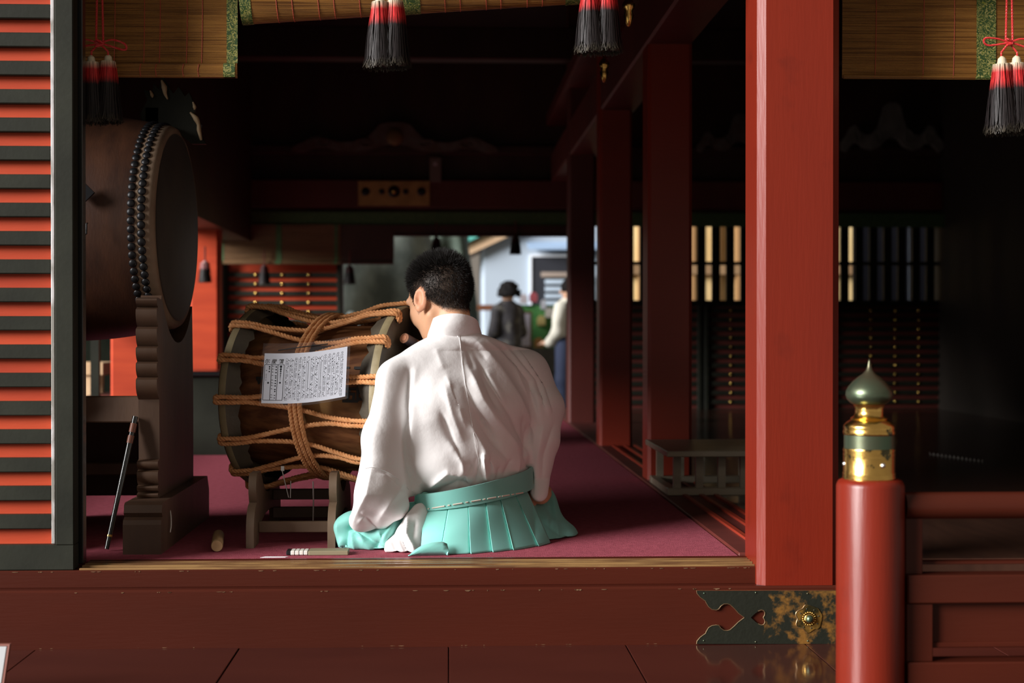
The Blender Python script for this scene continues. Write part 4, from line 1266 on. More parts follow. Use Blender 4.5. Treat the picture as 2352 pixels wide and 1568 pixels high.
# ---- low stand of the rope drum
ks = thing('drum_cradle', (kc.x, 0.62, 0), 'low cradle of scalloped boards under the rope drum', 'stand')
def cradle_board(u0, Y0, label=None):
    x0 = P(u0, 1250, Y0).x
    x1 = x0 + 0.023
    D = 0.74
    zt, zm = P(0, 1088, Y0 + 0.08).z, P(0, 1160, Y0 + 0.03).z
    f = [(Y0, 0.0), (Y0, 0.06), (Y0 + 0.006, 0.082), (Y0 + 0.02, 0.103), (Y0 + 0.045, 0.12), (Y0 + 0.075, zm), (Y0 + 0.068, zm + 0.01), (Y0 + 0.056, zm + 0.03), (Y0 + 0.056, zm + 0.055), (Y0 + 0.066, zt - 0.012), (Y0 + 0.085, zt)]
    b = [(2 * Y0 + D - y, z) for y, z in f[::-1]]
    hol = []
    for y in np.linspace(Y0 + 0.11, Y0 + D - 0.11, 18):
        hol.append((y, min(zt - 0.002, max(0.10, kc.z - math.sqrt(max((RH + 0.012) ** 2 - (y - YK) ** 2, 0.0))))))
    arch = [(Y0 + D - 0.12, 0.0), (Y0 + D - 0.15, 0.05), (Y0 + D / 2 + 0.08, 0.07), (Y0 + D / 2 - 0.08, 0.07), (Y0 + 0.15, 0.05), (Y0 + 0.12, 0.0)]
    me = MB().prism(f + hol + b + arch, 'x', x0, x1).mesh('side_board')
    bm = bmesh.new()
    bm.from_mesh(me)
    bmesh.ops.triangulate(bm, faces=[q for q in bm.faces if len(q.verts) > 4])
    bmesh.ops.recalc_face_normals(bm, faces=bm.faces[:])
    bm.to_mesh(me)
    bm.free()
    link('side_board', me, STANDWOOD, ks, 38)
    return x0, x1
Y0 = 0.40
l0, l1 = cradle_board(565, Y0)
r0_, r1_ = cradle_board(752, Y0)
obj('front_rail', MB().box(l1, r0_, Y0 + 0.11, Y0 + 0.135, P(0, 1226, Y0 + 0.11).z, P(0, 1201, Y0 + 0.11).z, 0.002), STANDWOOD, ks)
obj('rear_rail', MB().box(l1, r0_, Y0 + 0.5, Y0 + 0.525, P(0, 1150, Y0 + 0.5).z, P(0, 1126, Y0 + 0.5).z, 0.002), STANDDARK, ks)
obj('rear_rail', MB().box(l1, r0_, Y0 + 0.5, Y0 + 0.525, 0.03, 0.065, 0.002), STANDDARK, ks)
# thin cords and clips hanging below the drum
hg = thing('hanging_clip', P(655, 1130, 0.62), 'thin wire clip and cords hanging beneath the rope drum', 'clip')
Yh = 0.60
obj('clip', MB().box(P(644, 0, Yh).x, P(652, 0, Yh).x, Yh, Yh + 0.004, P(0, 1084, Yh).z, P(0, 1072, Yh).z, 0.001), STEEL, hg)
obj('wire', MB().tube([P(648, 1080, Yh), P(654, 1105, Yh), P(663, 1142, Yh), P(667, 1143, Yh), P(668, 1104, Yh)], 0.0016, 6), STEEL, hg)
obj('cord', MB().tube([P(719, 1105, Yh), P(720, 1150, Yh), P(719, 1198, Yh)], 0.0022, 6), mat('grey_cord', (0.3, 0.27, 0.26), 0.7), hg)

# ================================================================== SHEET OF NOTATION
ys0, ys1 = 0.475, 0.425
def S(s, t, off=0.0):
    """s across 0..1, t down 0..1 on the hanging sheet"""
    Y = ys0 + (ys1 - ys0) * s - 0.010 * math.sin(PI * s) - off
    u = (608 + (798 - 608) * s) * (1 - t) + (600 + (793 - 600) * s) * t
    v = (811 + (795.5 - 811) * s + 6 * math.sin(PI * s) * (1 if s < 1 else 0)) * (1 - t) + (925.5 + (910 - 925.5) * s + 7.0 * math.sin(PI * s)) * t
    return P(u, v, Y)
def patch(s0, s1, t0, t1, off, ns=2, nt=2):
    vs = [S(s0 + (s1 - s0) * i / ns, t0 + (t1 - t0) * j / nt, off) for j in range(nt + 1) for i in range(ns + 1)]
    fs = [(j * (ns + 1) + i, j * (ns + 1) + i + 1, (j + 1) * (ns + 1) + i + 1, (j + 1) * (ns + 1) + i) for j in range(nt) for i in range(ns)]
    return vs, fs
sh = thing('notation_sheet', S(0.5, 1.0), 'sheet of drum notation in a clear sleeve hung on the rope drum', 'sheet music')
def slab_patch(s0, s1, t0, t1, o0, o1, n=14):
    a_, f = patch(s0, s1, t0, t1, o1, n, 6)
    b_, _ = patch(s0, s1, t0, t1, o0, n, 6)
    k = len(a_)
    mb = MB().add(a_ + b_, f + [tuple(i + k for i in q[::-1]) for q in f])
    w_ = n + 1
    per = [i for i in range(w_)] + [w_ * j + n for j in range(1, 7)] + [w_ * 6 + i for i in range(n - 1, -1, -1)] + [w_ * j for j in range(5, 0, -1)]
    mb.add(a_ + b_, [(per[i], per[(i + 1) % len(per)], per[(i + 1) % len(per)] + k, per[i] + k) for i in range(len(per))])
    return mb
obj('paper', slab_patch(0, 1, 0, 1, 0, 0.0006), mat('notation_paper', (0.66, 0.68, 0.76), 0.8), sh, 40)
PLASTIC = mat('clear_sleeve', (0.25, 0.26, 0.27), 0.15, alpha=0.05, spec=0.4)
obj('sleeve', slab_patch(-0.025, 1.035, -0.20, 1.05, 0.0012, 0.0016), PLASTIC, sh, 40)
pr = MB()
def dot(s, t, rs, asp=1.0, n=7, off=0.0009):
    rt = rs * 190 / 115 * asp
    vs = [S(s + rs * math.cos(2 * PI * k / n), t + rt * math.sin(2 * PI * k / n), off) for k in range(n)]
    pr.add(vs, [tuple(range(n - 1, -1, -1))])
def ring(s, t, rs, n=9, off=0.0009, th=0.0016):
    vs = []
    for q in (rs, rs - th):
        vs += [S(s + q * math.cos(2 * PI * k / n), t + q * 1.62 * math.sin(2 * PI * k / n), off) for k in range(n)]
    pr.add(vs, [(k, n + k, n + (k + 1) % n, (k + 1) % n) for k in range(n)])
def line(s0, t0, s1, t1, wd=0.0028, off=0.0009, n=1):
    d = Vector((s1 - s0, (t1 - t0) * 0.62))
    nrm = Vector((-d.y, d.x)).normalized() * wd / 2
    for k in range(n):
        a0, a1 = k / n, (k + 1) / n
        p0 = (s0 + (s1 - s0) * a0, t0 + (t1 - t0) * a0)
        p1 = (s0 + (s1 - s0) * a1, t0 + (t1 - t0) * a1)
        pr.add([S(p0[0] + nrm.x, p0[1] + nrm.y * 1.62, off), S(p1[0] + nrm.x, p1[1] + nrm.y * 1.62, off), S(p1[0] - nrm.x, p1[1] - nrm.y * 1.62, off), S(p0[0] - nrm.x, p0[1] - nrm.y * 1.62, off)], [(0, 1, 2, 3)])
bx0, bx1, by0, by1 = 0.012, 0.245, 0.225, 0.935
for x in (bx0, bx0 + 0.083, bx0 + 0.160, bx1):
    line(x, by0, x, by1, 0.006, n=3)
line(bx0, by0, bx1, by0, 0.006, n=3)
line(bx0, by1, bx1, by1, 0.006, n=3)
for t, rs in ((0.265, 0.016), (0.315, 0.0135), (0.355, 0.011), (0.395, 0.0095), (0.43, 0.008), (0.458, 0.0065), (0.482, 0.005), (0.502, 0.004), (0.52, 0.0035), (0.538, 0.003), (0.585, 0.012)):
    dot(0.207, t, rs)
for k, t in enumerate((0.27, 0.325, 0.385, 0.45, 0.49, 0.545, 0.60, 0.65, 0.72, 0.76, 0.84, 0.89)):
    dot(0.152, t, 0.009 if k < 10 else 0.007)
    if k not in (4, 9):
        dot(0.110, t - 0.012, 0.006)
        line(0.110, t - 0.012, 0.15, t, 0.002)
for t, x, rs in ((0.27, 0.07, 0.010), (0.31, 0.07, 0.009), (0.365, 0.07, 0.009), (0.345, 0.036, 0.006), (0.42, 0.036, 0.005), (0.45, 0.036, 0.005), (0.48, 0.036, 0.005), (0.505, 0.036, 0.004), (0.535, 0.036, 0.005), (0.59, 0.065, 0.012)):
    dot(x, t, rs)
r = random.Random(21)
for col in range(14):
    s0 = 0.285 + col * 0.0505
    line(s0 - 0.022, 0.09 + 0.05 * r.random(), s0 - 0.022, 0.93, 0.0022, n=4)
    dense = col in (5, 8)
    t = 0.10
    while t < 0.92:
        q = r.random()
        if dense and 0.18 < t < 0.72:
            line(s0 - 0.008, t, s0 + 0.008, t, 0.003)
            t += 0.014
            continue
        if q < 0.34:
            ring(s0, t, 0.0115, th=0.0035)
            t += 0.048
        elif q < 0.60:
            dot(s0 + r.choice((-0.008, 0.004, 0.010)), t, 0.0062)
            t += 0.032
        elif q < 0.82:
            a_ = r.choice((-1, 1))
            line(s0 - 0.012 * a_, t, s0 + 0.014 * a_, t + 0.045, 0.0034)
            dot(s0 + 0.014 * a_, t + 0.045, 0.006)
            t += 0.058
        else:
            for k in range(3):
                dot(s0 - 0.008, t + 0.02 * k, 0.0046)
                dot(s0 + 0.008, t + 0.02 * k, 0.0046)
            t += 0.07
for f in pr.f:
    pass
obj('print', pr, mat('notation_ink', (0.012, 0.014, 0.018), 0.9, spec=0.0), sh)
for k, (chv, s0) in enumerate((('尓', 0.036), ('撤', 0.118), ('饌', 0.200))):
    me = glyph_mesh(chv, 0.064, 0.012)
    for q in me.vertices:
        x, y = q.co.x, q.co.y
        q.co = S(s0 + x + 0.18 * y, 0.200 - y * 1.62, 0.0009)
    link('heading_character', me, INK, sh)
obj('clip_wire', MB().tube([S(0.16, -0.06, 0.004), S(0.45, -0.115, 0.006), S(0.76, -0.12, 0.004)], 0.0016, 6), IRON, sh)

# ---- things on the carpet by the man
fn = thing('wooden_clapper', P(700, 1276, 0.26), 'flat wooden clapper with a row of white pegs beside the seated man', 'clapper')
Yf = 0.245
xa, xb = P(708, 1270, Yf).x, P(800, 1270, Yf).x
obj('slab', MB().box(xa, xb, Yf, Yf + 0.06, 0.0, 0.013, 0.002), mat('olive_wood', (0.20, 0.17, 0.10), 0.6), fn)
for k in range(5):
    x = P(657, 1270, Yf).x + k * 0.0125
    obj('peg', MB().box(x, x + 0.0115, Yf + 0.003, Yf + 0.05, 0.001, 0.0135, 0.0018), mat('ivory_peg', (0.62, 0.60, 0.54), 0.5) if k not in (0,) else IRON, fn)
px0 = P(598, 1279, 0.21).x
o = obj('paper_slip', MB().prism([(px0, 0.205), (px0 + 0.07, 0.208), (px0 + 0.078, 0.222), (px0 + 0.012, 0.226)], 'z', 0.0002, 0.0012), mat('slip_paper', (0.7, 0.7, 0.72), 0.8))
tag(o, 'small white paper slip on the carpet edge by the sill', 'paper')

# ================================================================== SCULPTING FIELD
class Field:
    """signed distance field on a grid; shapes are blended in, then skinned"""
    def __init__(s, lo, hi, h):
        s.lo = np.array(lo, dtype=np.float64)
        s.h = h
        s.n = np.ceil((np.array(hi) - s.lo) / h).astype(int) + 1
        s.D = np.full(s.n, 0.2, dtype=np.float32)
    def _block(s, a, b, pad):
        i0 = np.maximum(np.floor((np.minimum(a, b) - pad - s.lo) / s.h).astype(int), 0)
        i1 = np.minimum(np.ceil((np.maximum(a, b) + pad - s.lo) / s.h).astype(int) + 1, s.n)
        if np.any(i1 <= i0):
            return None, None
        g = [s.lo[k] + s.h * np.arange(i0[k], i1[k]) for k in range(3)]
        X = np.stack(np.meshgrid(*g, indexing='ij'), -1)
        return tuple(slice(i0[k], i1[k]) for k in range(3)), X
    def _mix(s, sl, d, k, sub):
        a = s.D[sl]
        if sub:
            hh = np.clip(0.5 - 0.5 * (a + d) / k, 0, 1)
            s.D[sl] = a * (1 - hh) - d * hh + k * hh * (1 - hh)
        else:
            hh = np.clip(0.5 + 0.5 * (a - d) / k, 0, 1)
            s.D[sl] = a * (1 - hh) + d * hh - k * hh * (1 - hh)
    def ell(s, c, r, k=0.03, R=None, sub=False):
        c, r = np.array(c, float), np.array(r, float)
        m = r.max() if R is not None else r
        sl, X = s._block(c - m, c + m, k + 0.03)
        if sl is None:
            return s
        q = X - c
        if R is not None:
            q = q @ np.array(R)          # columns of R are the local axes
        k0 = np.linalg.norm(q / r, axis=-1)
        k1 = np.linalg.norm(q / (r * r), axis=-1) + 1e-9
        s._mix(sl, k0 * (k0 - 1) / k1, k, sub)
        return s
    def cone(s, a, b, ra, rb, k=0.03, sub=False, flat=None):
        a, b = np.array(a, float), np.array(b, float)
        m = max(ra, rb)
        sl, X = s._block(np.minimum(a, b) - m, np.maximum(a, b) + m, k + 0.03)
        if sl is None:
            return s
        ab = b - a
        t = np.clip(((X - a) @ ab) / (ab @ ab + 1e-12), 0, 1)
        d = np.linalg.norm(X - a - t[..., None] * ab, axis=-1) - (ra + (rb - ra) * t)
        s._mix(sl, d, k, sub)
        return s
    def chain(s, pts, rs, k=0.02):
        for i in range(len(pts) - 1):
            s.cone(pts[i], pts[i + 1], rs[i], rs[i + 1], k)
        return s
    def floor(s, z):
        zz = s.lo[2] + s.h * np.arange(s.n[2])
        s.D = np.maximum(s.D, (z - zz)[None, None, :].astype(np.float32))
        return s
    def skin(s, smooth=2):
        D, n = s.D, s.n
        neg = D < 0
        idx = -np.ones(np.array(n) - 1, dtype=np.int64)
        cnt = np.zeros(np.array(n) - 1, dtype=np.int32)
        acc = np.zeros(tuple(np.array(n) - 1) + (3,), dtype=np.float64)
        def cells(ax, off):
            sl = [slice(None)] * 3
            return sl
        quads = []
        edges = []
        for ax in range(3):
            s0 = [slice(None)] * 3
            s1 = [slice(None)] * 3
            s0[ax], s1[ax] = slice(0, -1), slice(1, None)
            cr = neg[tuple(s0)] != neg[tuple(s1)]
            I = np.argwhere(cr)
            if len(I) == 0:
                continue
            d0 = D[I[:, 0], I[:, 1], I[:, 2]].astype(float)
            J = I.copy()
            J[:, ax] += 1
            d1 = D[J[:, 0], J[:, 1], J[:, 2]].astype(float)
            t = d0 / (d0 - d1)
            p = I.astype(float)
            p[:, ax] += t
            o1, o2 = [q for q in range(3) if q != ax]
            ok = np.ones(len(I), bool)
            for q in (o1, o2):
                ok &= (I[:, q] >= 1) & (I[:, q] <= n[q] - 2)
            for da in (0, -1):
                for db in (0, -1):
                    C = I.copy()
                    C[:, o1] += da
                    C[:, o2] += db
                    v = np.all((C >= 0) & (C < np.array(n) - 1), axis=1)
                    np.add.at(acc, tuple(C[v].T), p[v])
                    np.add.at(cnt, tuple(C[v].T), 1)
            edges.append((ax, I[ok], d0[ok] < 0, o1, o2))
        used = np.argwhere(cnt > 0)
        idx[tuple(used.T)] = np.arange(len(used))
        V = acc[tuple(used.T)] / cnt[tuple(used.T)][:, None]
        F = []
        for ax, I, inside, o1, o2 in edges:
            def cid(da, db):
                C = I.copy()
                C[:, o1] += da
                C[:, o2] += db
                return idx[tuple(C.T)]
            q = np.stack([cid(0, 0), cid(-1, 0), cid(-1, -1), cid(0, -1)], 1)
            flip = inside if ax != 1 else ~inside
            q[~flip] = q[~flip][:, ::-1]
            F.append(q)
        F = np.concatenate(F)
        V = s.lo + V * s.h
        # gentle relaxing
        e = np.concatenate([F[:, [0, 1]], F[:, [1, 2]], F[:, [2, 3]], F[:, [3, 0]]])
        for _ in range(smooth):
            a_ = np.zeros_like(V)
            c_ = np.zeros(len(V))
            np.add.at(a_, e[:, 0], V[e[:, 1]])
            np.add.at(c_, e[:, 0], 1)
            np.add.at(a_, e[:, 1], V[e[:, 0]])
            np.add.at(c_, e[:, 1], 1)
            V = 0.5 * V + 0.5 * a_ / np.maximum(c_, 1)[:, None]
        return V, F
def normals(V, F):
    n = np.cross(V[F[:, 2]] - V[F[:, 0]], V[F[:, 3]] - V[F[:, 1]])
    N = np.zeros_like(V)
    for k in range(4):
        np.add.at(N, F[:, k], n)
    return N / (np.linalg.norm(N, axis=1, keepdims=True) + 1e-12)
def np_mesh(name, V, F):
    m = bpy.data.meshes.new(name)
    m.from_pydata(V.tolist(), [], F.tolist())
    m.update()
    return m
def polydist(XZ, poly):
    """distance of points to a polyline and the parameter along it"""
    best = np.full(len(XZ), 1e9)
    par = np.zeros(len(XZ))
    tot = len(poly) - 1
    for i in range(tot):
        a, b = np.array(poly[i]), np.array(poly[i + 1])
        ab = b - a
        t = np.clip(((XZ - a) @ ab) / (ab @ ab), 0, 1)
        d = np.linalg.norm(XZ - a - t[:, None] * ab, axis=1)
        m = d < best
        best[m] = d[m]
        par[m] = (i + t[m]) / tot
    return best, par
def folds(V, F, lines, Y):
    """press cloth folds (given as pixel polylines at depth Y) into the side facing the viewer"""
    for poly, amp, sig in lines:
        amp, sig = amp * 1.15, sig * 0.95
        N = normals(V, F)
        pl = [(P(u, v, Y).x, P(u, v, Y).z) for u, v in poly]
        d, t = polydist(V[:, [0, 2]], pl)
        s_ = sig / 776.0
        g = amp * np.exp(-(d / (1.25 * s_)) ** 1.35) * np.clip(np.sin(PI * np.clip(t * 0.92 + 0.04, 0, 1)) * 1.6, 0, 1)
        g *= np.clip(0.35 - N[:, 1], 0, 1)
        V = V + N * g[:, None]
    return V
def wrinkle(V, F, amp, freq, seed):
    r = np.random.default_rng(seed)
    N = normals(V, F)
    q = np.zeros(len(V))
    for k in range(9):
        kv = r.normal(0, 1, 3) * freq * (1 + 0.25 * k)
        q += np.sin(V @ kv + r.uniform(0, 6.28)) / (1 + 0.3 * k)
    return V + N * (amp * q / 3)[:, None]

# ================================================================== THE SEATED MAN
man = thing('person', P(1060, 1278, 0.45), 'man seated with his back turned, in white robe and mint green pleated trousers', 'person')
pv = lambda u, v, Y: np.array(P(u, v, Y))
# ---- head frame
hc = pv(1011, 681, 0.61)
HS = 1.12
az, pt = math.radians(45), math.radians(20)
Fh = np.array([-math.sin(az), math.cos(az), 0.0])
Lx = np.array([-math.cos(az), -math.sin(az), 0.0])
Fx = Fh * math.cos(pt) + np.array([0, 0, -math.sin(pt)])
Ux = np.cross(Fx, Lx)
HR = np.stack([Fx, Lx, Ux], 1)
hp = lambda f, l, u: hc + HR @ np.array([f, l, u]) * HS
B = Field((-0.36, 0.20, -0.02), (0.42, 1.0, 0.92), 0.0042)
# torso core, limbs under the clothes
B.cone(pv(1090, 1180, 0.45), pv(1075, 980, 0.50), 0.115, 0.12, 0.05).cone(pv(1075, 980, 0.50), pv(1055, 850, 0.54), 0.12, 0.105, 0.05)
B.cone(pv(960, 845, 0.53), pv(1150, 845, 0.56), 0.05, 0.05, 0.05)
B.cone(pv(1040, 800, 0.55), hp(-0.028, 0, -0.065), 0.058, 0.054, 0.03)
LE, RE = pv(890, 1010, 0.45), pv(1258, 945, 0.50)
LS, RS = pv(930, 860, 0.52), pv(1180, 860, 0.56)
B.chain([LS, LE], [0.048, 0.038], 0.03).chain([RS, RE], [0.048, 0.038], 0.03)
# stick and the left hand gripping it
SA, SBp = pv(928.5, 776, 0.585), pv(1040, 838, 0.80)
sd_ = (SBp - SA) / np.linalg.norm(SBp - SA)
sn1 = np.cross(sd_, [0, 0, 1]); sn1 /= np.linalg.norm(sn1)
sn2 = np.cross(sn1, sd_)
def around(t, ang, r):
    return SA + sd_ * t + (sn1 * math.cos(ang) + sn2 * math.sin(ang)) * r
SR = 0.0165
LW = around(0.165, -1.2, 0.085)            # wrist
B.chain([LE, LW], [0.038, 0.028], 0.02)
B.ell(around(0.165, -1.2, 0.047), (0.030, 0.030, 0.036), 0.02)
B.cone(LW, around(0.165, -1.2, 0.05), 0.026, 0.030, 0.02)
for i, (off, ln) in enumerate(((0.132, 0.92), (0.153, 1.0), (0.174, 0.97), (0.194, 0.8))):
    a0 = -1.2 - 0.5
    pts = [around(off, -1.2, 0.040)] + [around(off, a0 - q * ln, SR + 0.0095) for q in (0.2, 1.2, 2.2, 3.2)]
    B.chain(pts, [0.0105, 0.0098, 0.0092, 0.0086, 0.0076], 0.005)
B.chain([around(0.140, -0.9, 0.042), around(0.128, -0.2, SR + 0.012), around(0.124, 0.8, SR + 0.0105), around(0.126, 1.6, SR + 0.0098)], [0.013, 0.012, 0.0105, 0.0085], 0.006)
# right hand resting on the thigh, fingers forward and curled
RW = pv(1248, 1128, 0.47)
B.chain([RE, RW], [0.038, 0.027], 0.02)
RP = pv(1252, 1152, 0.52)
B.cone(RW, RP, 0.026, 0.028, 0.02)
B.ell(RP + np.array([0, 0.012, 0]), (0.036, 0.040, 0.017), 0.015)
for i, (dx, ln) in enumerate(((-0.030, 0.9), (-0.010, 1.02), (0.010, 0.97), (0.028, 0.78))):
    b0 = RP + np.array([dx * 0.9, 0.035, 0.002])
    B.chain([b0, b0 + np.array([dx * 0.15, 0.034 * ln, 0.004]), b0 + np.array([dx * 0.2, 0.058 * ln, -0.010]), b0 + np.array([dx * 0.2, 0.070 * ln, -0.026])], [0.0105, 0.0095, 0.0088, 0.0075], 0.006)
B.chain([RP + np.array([-0.026, 0.0, -0.002]), RP + np.array([-0.046, 0.026, -0.008]), RP + np.array([-0.052, 0.052, -0.014])], [0.013, 0.011, 0.009], 0.008)
# folded legs under the cloth
HL, HRr = pv(1020, 1215, 0.46), pv(1150, 1205, 0.47)
KL, KR = pv(835, 1222, 0.55), pv(1235, 1190, 0.64)
B.chain([HL, KL, pv(1010, 1252, 0.70)], [0.075, 0.052, 0.036], 0.03).chain([HRr, KR, pv(1075, 1252, 0.76)], [0.075, 0.052, 0.036], 0.03)
B.cone(pv(1010, 1252, 0.70), pv(1060, 1262, 0.76), 0.034, 0.022, 0.01).cone(pv(1075, 1252, 0.76), pv(1010, 1262, 0.80), 0.034, 0.022, 0.01)
# head
B.ell(hp(-0.010, 0, 0.022), (0.1075, 0.0862, 0.0963), 0.02, HR)
B.ell(hp(0.040, 0, -0.030), (0.0605, 0.0683, 0.0963), 0.025, HR)
B.cone(hp(0.028, 0, -0.078), hp(0.066, 0, -0.103), 0.0560, 0.0246, 0.03)
for s in (-1, 1):
    B.cone(hp(-0.002, 0.056 * s, -0.055), hp(0.045, 0.034 * s, -0.098), 0.0157, 0.0157, 0.03)
    B.ell(hp(0.056, 0.040 * s, -0.036), (0.0291, 0.0269, 0.0291), 0.02, HR)
    B.cone(hp(0.088, 0.012 * s, 0.010), hp(0.074, 0.048 * s, 0.012), 0.0112, 0.0101, 0.012)
    B.ell(hp(0.098, 0.030 * s, -0.012), (0.0146, 0.0190, 0.0112), 0.012, HR, True)
    B.ell(hp(0.078, 0.030 * s, -0.012), (0.0146, 0.0168, 0.0112), 0.006, HR)
    # ear: shell with a hollow
    ER = HR @ np.array(Matrix.Rotation(0.42 * s, 3, 'Z')) @ np.array(Matrix.Rotation(-0.22, 3, 'Y'))
    ec = hp(-0.004, 0.083 * s, -0.012)
    B.ell(ec, (0.0224, 0.0076, 0.0381), 0.006, ER)
    B.ell(ec + 1.12 * ER @ np.array([0.004, 0.0075 * s, 0.004]), (0.0135, 0.0098, 0.0250), 0.003, ER, True)
    B.ell(ec + 1.12 * ER @ np.array([0.004, 0.002 * s, -0.024]), (0.0101, 0.0067, 0.0112), 0.006, ER)
    B.ell(ec + 1.12 * ER @ np.array([0.014, 0.001 * s, -0.002]), (0.0056, 0.0056, 0.0112), 0.005, ER)
B.cone(hp(0.090, 0, 0.004), hp(0.110, 0, -0.036), 0.0090, 0.0134, 0.010)
for s in (-1, 1):
    B.ell(hp(0.102, 0.011 * s, -0.040), (0.0101, 0.0090, 0.0078), 0.006, HR)
B.ell(hp(0.090, 0, -0.066), (0.0123, 0.0269, 0.0067), 0.006, HR)
B.ell(hp(0.088, 0, -0.075), (0.0123, 0.0224, 0.0078), 0.006, HR)
V, F = B.skin(1)
# colouring: skin, lips, stubble shade where hair grows
loc = (V - hc) @ HR / HS
f_, l_, u_ = loc[:, 0], np.abs(loc[:, 1]), loc[:, 2]
ear = (l_ > 0.0775) & (np.abs(f_ + 0.004) < 0.026) & (np.abs(u_ + 0.012) < 0.042)
def hairline(f, l):
    """lowest u at which hair grows"""
    h = np.interp(f, [-0.12, -0.075, -0.045, -0.022, -0.006, 0.016, 0.022, 0.034, 0.042, 0.052, 0.066, 0.080, 0.10],
                  [-0.070, -0.070, -0.055, -0.024, 0.014, 0.012, -0.030, -0.034, 0.006, 0.030, 0.044, 0.060, 0.066])
    return h
near_head = np.linalg.norm(V - hc, axis=1) < 0.18
hl = hairline(f_, l_)
grow = np.clip((u_ - hl) / 0.014 + 0.5, 0, 1) * near_head * (~ear) * (np.linalg.norm(loc, axis=1) < 0.135)
cols = np.tile(np.array([0.66, 0.36, 0.215]), (len(V), 1))
cols = cols * (1 - 0.96 * grow[:, None] * np.array([1, 1, 1])) + 0.96 * grow[:, None] * np.array([0.022, 0.015, 0.011])
lip = (np.abs(f_ - 0.097) < 0.014) & (l_ < 0.022) & (np.abs(u_ + 0.070) < 0.010)
cols[lip] = (0.50, 0.20, 0.15)
red = np.exp(-(((l_ - 0.085) / 0.02) ** 2)) * ear
cols = cols * (1 - 0.35 * red[:, None]) + 0.35 * red[:, None] * np.array([0.72, 0.25, 0.15])
me = np_mesh('body', V, F)
tint(me, cols)
SKIN = vcol_mat('skin', 0.5, 0.35, sss=0.12)
link('body', me, SKIN, man, 180)
BN = normals(V, F)
# ---- hair
gi = np.where(grow > 0.02)[0]
r = np.random.default_rng(3)
NH = 26000
pk = r.choice(gi, NH, p=grow[gi] / grow[gi].sum())
root = V[pk] + r.normal(0, 0.0017, (NH, 3))
ln_, gr = loc[pk], grow[pk]
topw = np.clip((ln_[:, 2] - 0.035) / 0.05, 0, 1)
length = 0.0035 + 0.007 * gr * np.clip((ln_[:, 2] - hl[pk]) / 0.05, 0, 1) + 0.017 * topw
length *= r.uniform(0.7, 1.25, NH)
dirn = BN[pk] * (0.75 + 0.3 * topw)[:, None] + Fx * (0.15 * topw)[:, None] + np.array([0, 0, -0.62]) * (1 - topw)[:, None] + Ux * (0.35 * topw)[:, None] + r.normal(0, 0.2, (NH, 3))
dirn /= np.linalg.norm(dirn, axis=1, keepdims=True)
side = np.cross(dirn, r.normal(0, 1, (NH, 3)))
side /= np.linalg.norm(side, axis=1, keepdims=True)
wd = (0.0005 + 0.0006 * topw)[:, None]
tip = root + dirn * length[:, None]
HV = np.stack([root - side * wd, root + side * wd, tip], 1).reshape(-1, 3)
HF = np.arange(NH * 3).reshape(-1, 3)
hm = np_mesh('hair', HV, HF)
ho_ = link('hair', hm, mat('black_hair', (0.012, 0.010, 0.009), 0.55, spec=0.4), man)
ho_['kind'] = 'stuff'
# brows
for s in (-1, 1):
    obj('eyebrow', MB().tube([hp(0.093, 0.012 * s, 0.012), hp(0.091, 0.028 * s, 0.017), hp(0.078, 0.046 * s, 0.014)], [0.003, 0.0035, 0.0015], 6), mat('brow_hair', (0.02, 0.015, 0.012), 0.7), man, 60)

# ---- white robe
T = Field((-0.34, 0.20, 0.0), (0.44, 0.80, 0.74), 0.0036)
K = 0.05
T.ell(pv(1086, 1066, 0.450), (0.186, 0.152, 0.122), K)
T.cone(pv(925, 1070, 0.43), pv(948, 1120, 0.42), 0.034, 0.026, 0.03)
T.ell(pv(1072, 965, 0.475), (0.205, 0.150, 0.165), K)
T.ell(pv(1058, 868, 0.520), (0.190, 0.118, 0.125), K)
T.cone(pv(1015, 815, 0.545), pv(912, 868, 0.50), 0.062, 0.052, K)
T.cone(pv(1085, 815, 0.555), pv(1212, 870, 0.545), 0.062, 0.080, K)
# left arm and wide sleeve
T.cone(pv(912, 868, 0.50), pv(891, 1000, 0.44), 0.054, 0.064, 0.03)
T.cone(pv(891, 1000, 0.44), pv(876, 1120, 0.405), 0.062, 0.070, 0.03)
T.cone(pv(876, 1120, 0.405), pv(834, 1186, 0.40), 0.066, 0.034, 0.02)
T.cone(pv(885, 1120, 0.39), pv(906, 1158, 0.375), 0.06, 0.045, 0.02)
T.cone(pv(834, 1190, 0.40), pv(880, 1190, 0.38), 0.028, 0.026, 0.02)
# left forearm sleeve going forward
T.cone(pv(891, 1000, 0.46), LW - (LW - LE) * 0.22, 0.062, 0.052, 0.03)
# right arm
T.cone(pv(1212, 870, 0.545), pv(1258, 948, 0.50), 0.080, 0.074, 0.04)
T.cone(pv(1260, 952, 0.495), pv(1262, 1025, 0.47), 0.070, 0.052, 0.02)
T.cone(pv(1262, 1025, 0.47), pv(1248, 1145, 0.455), 0.050, 0.030, 0.02)
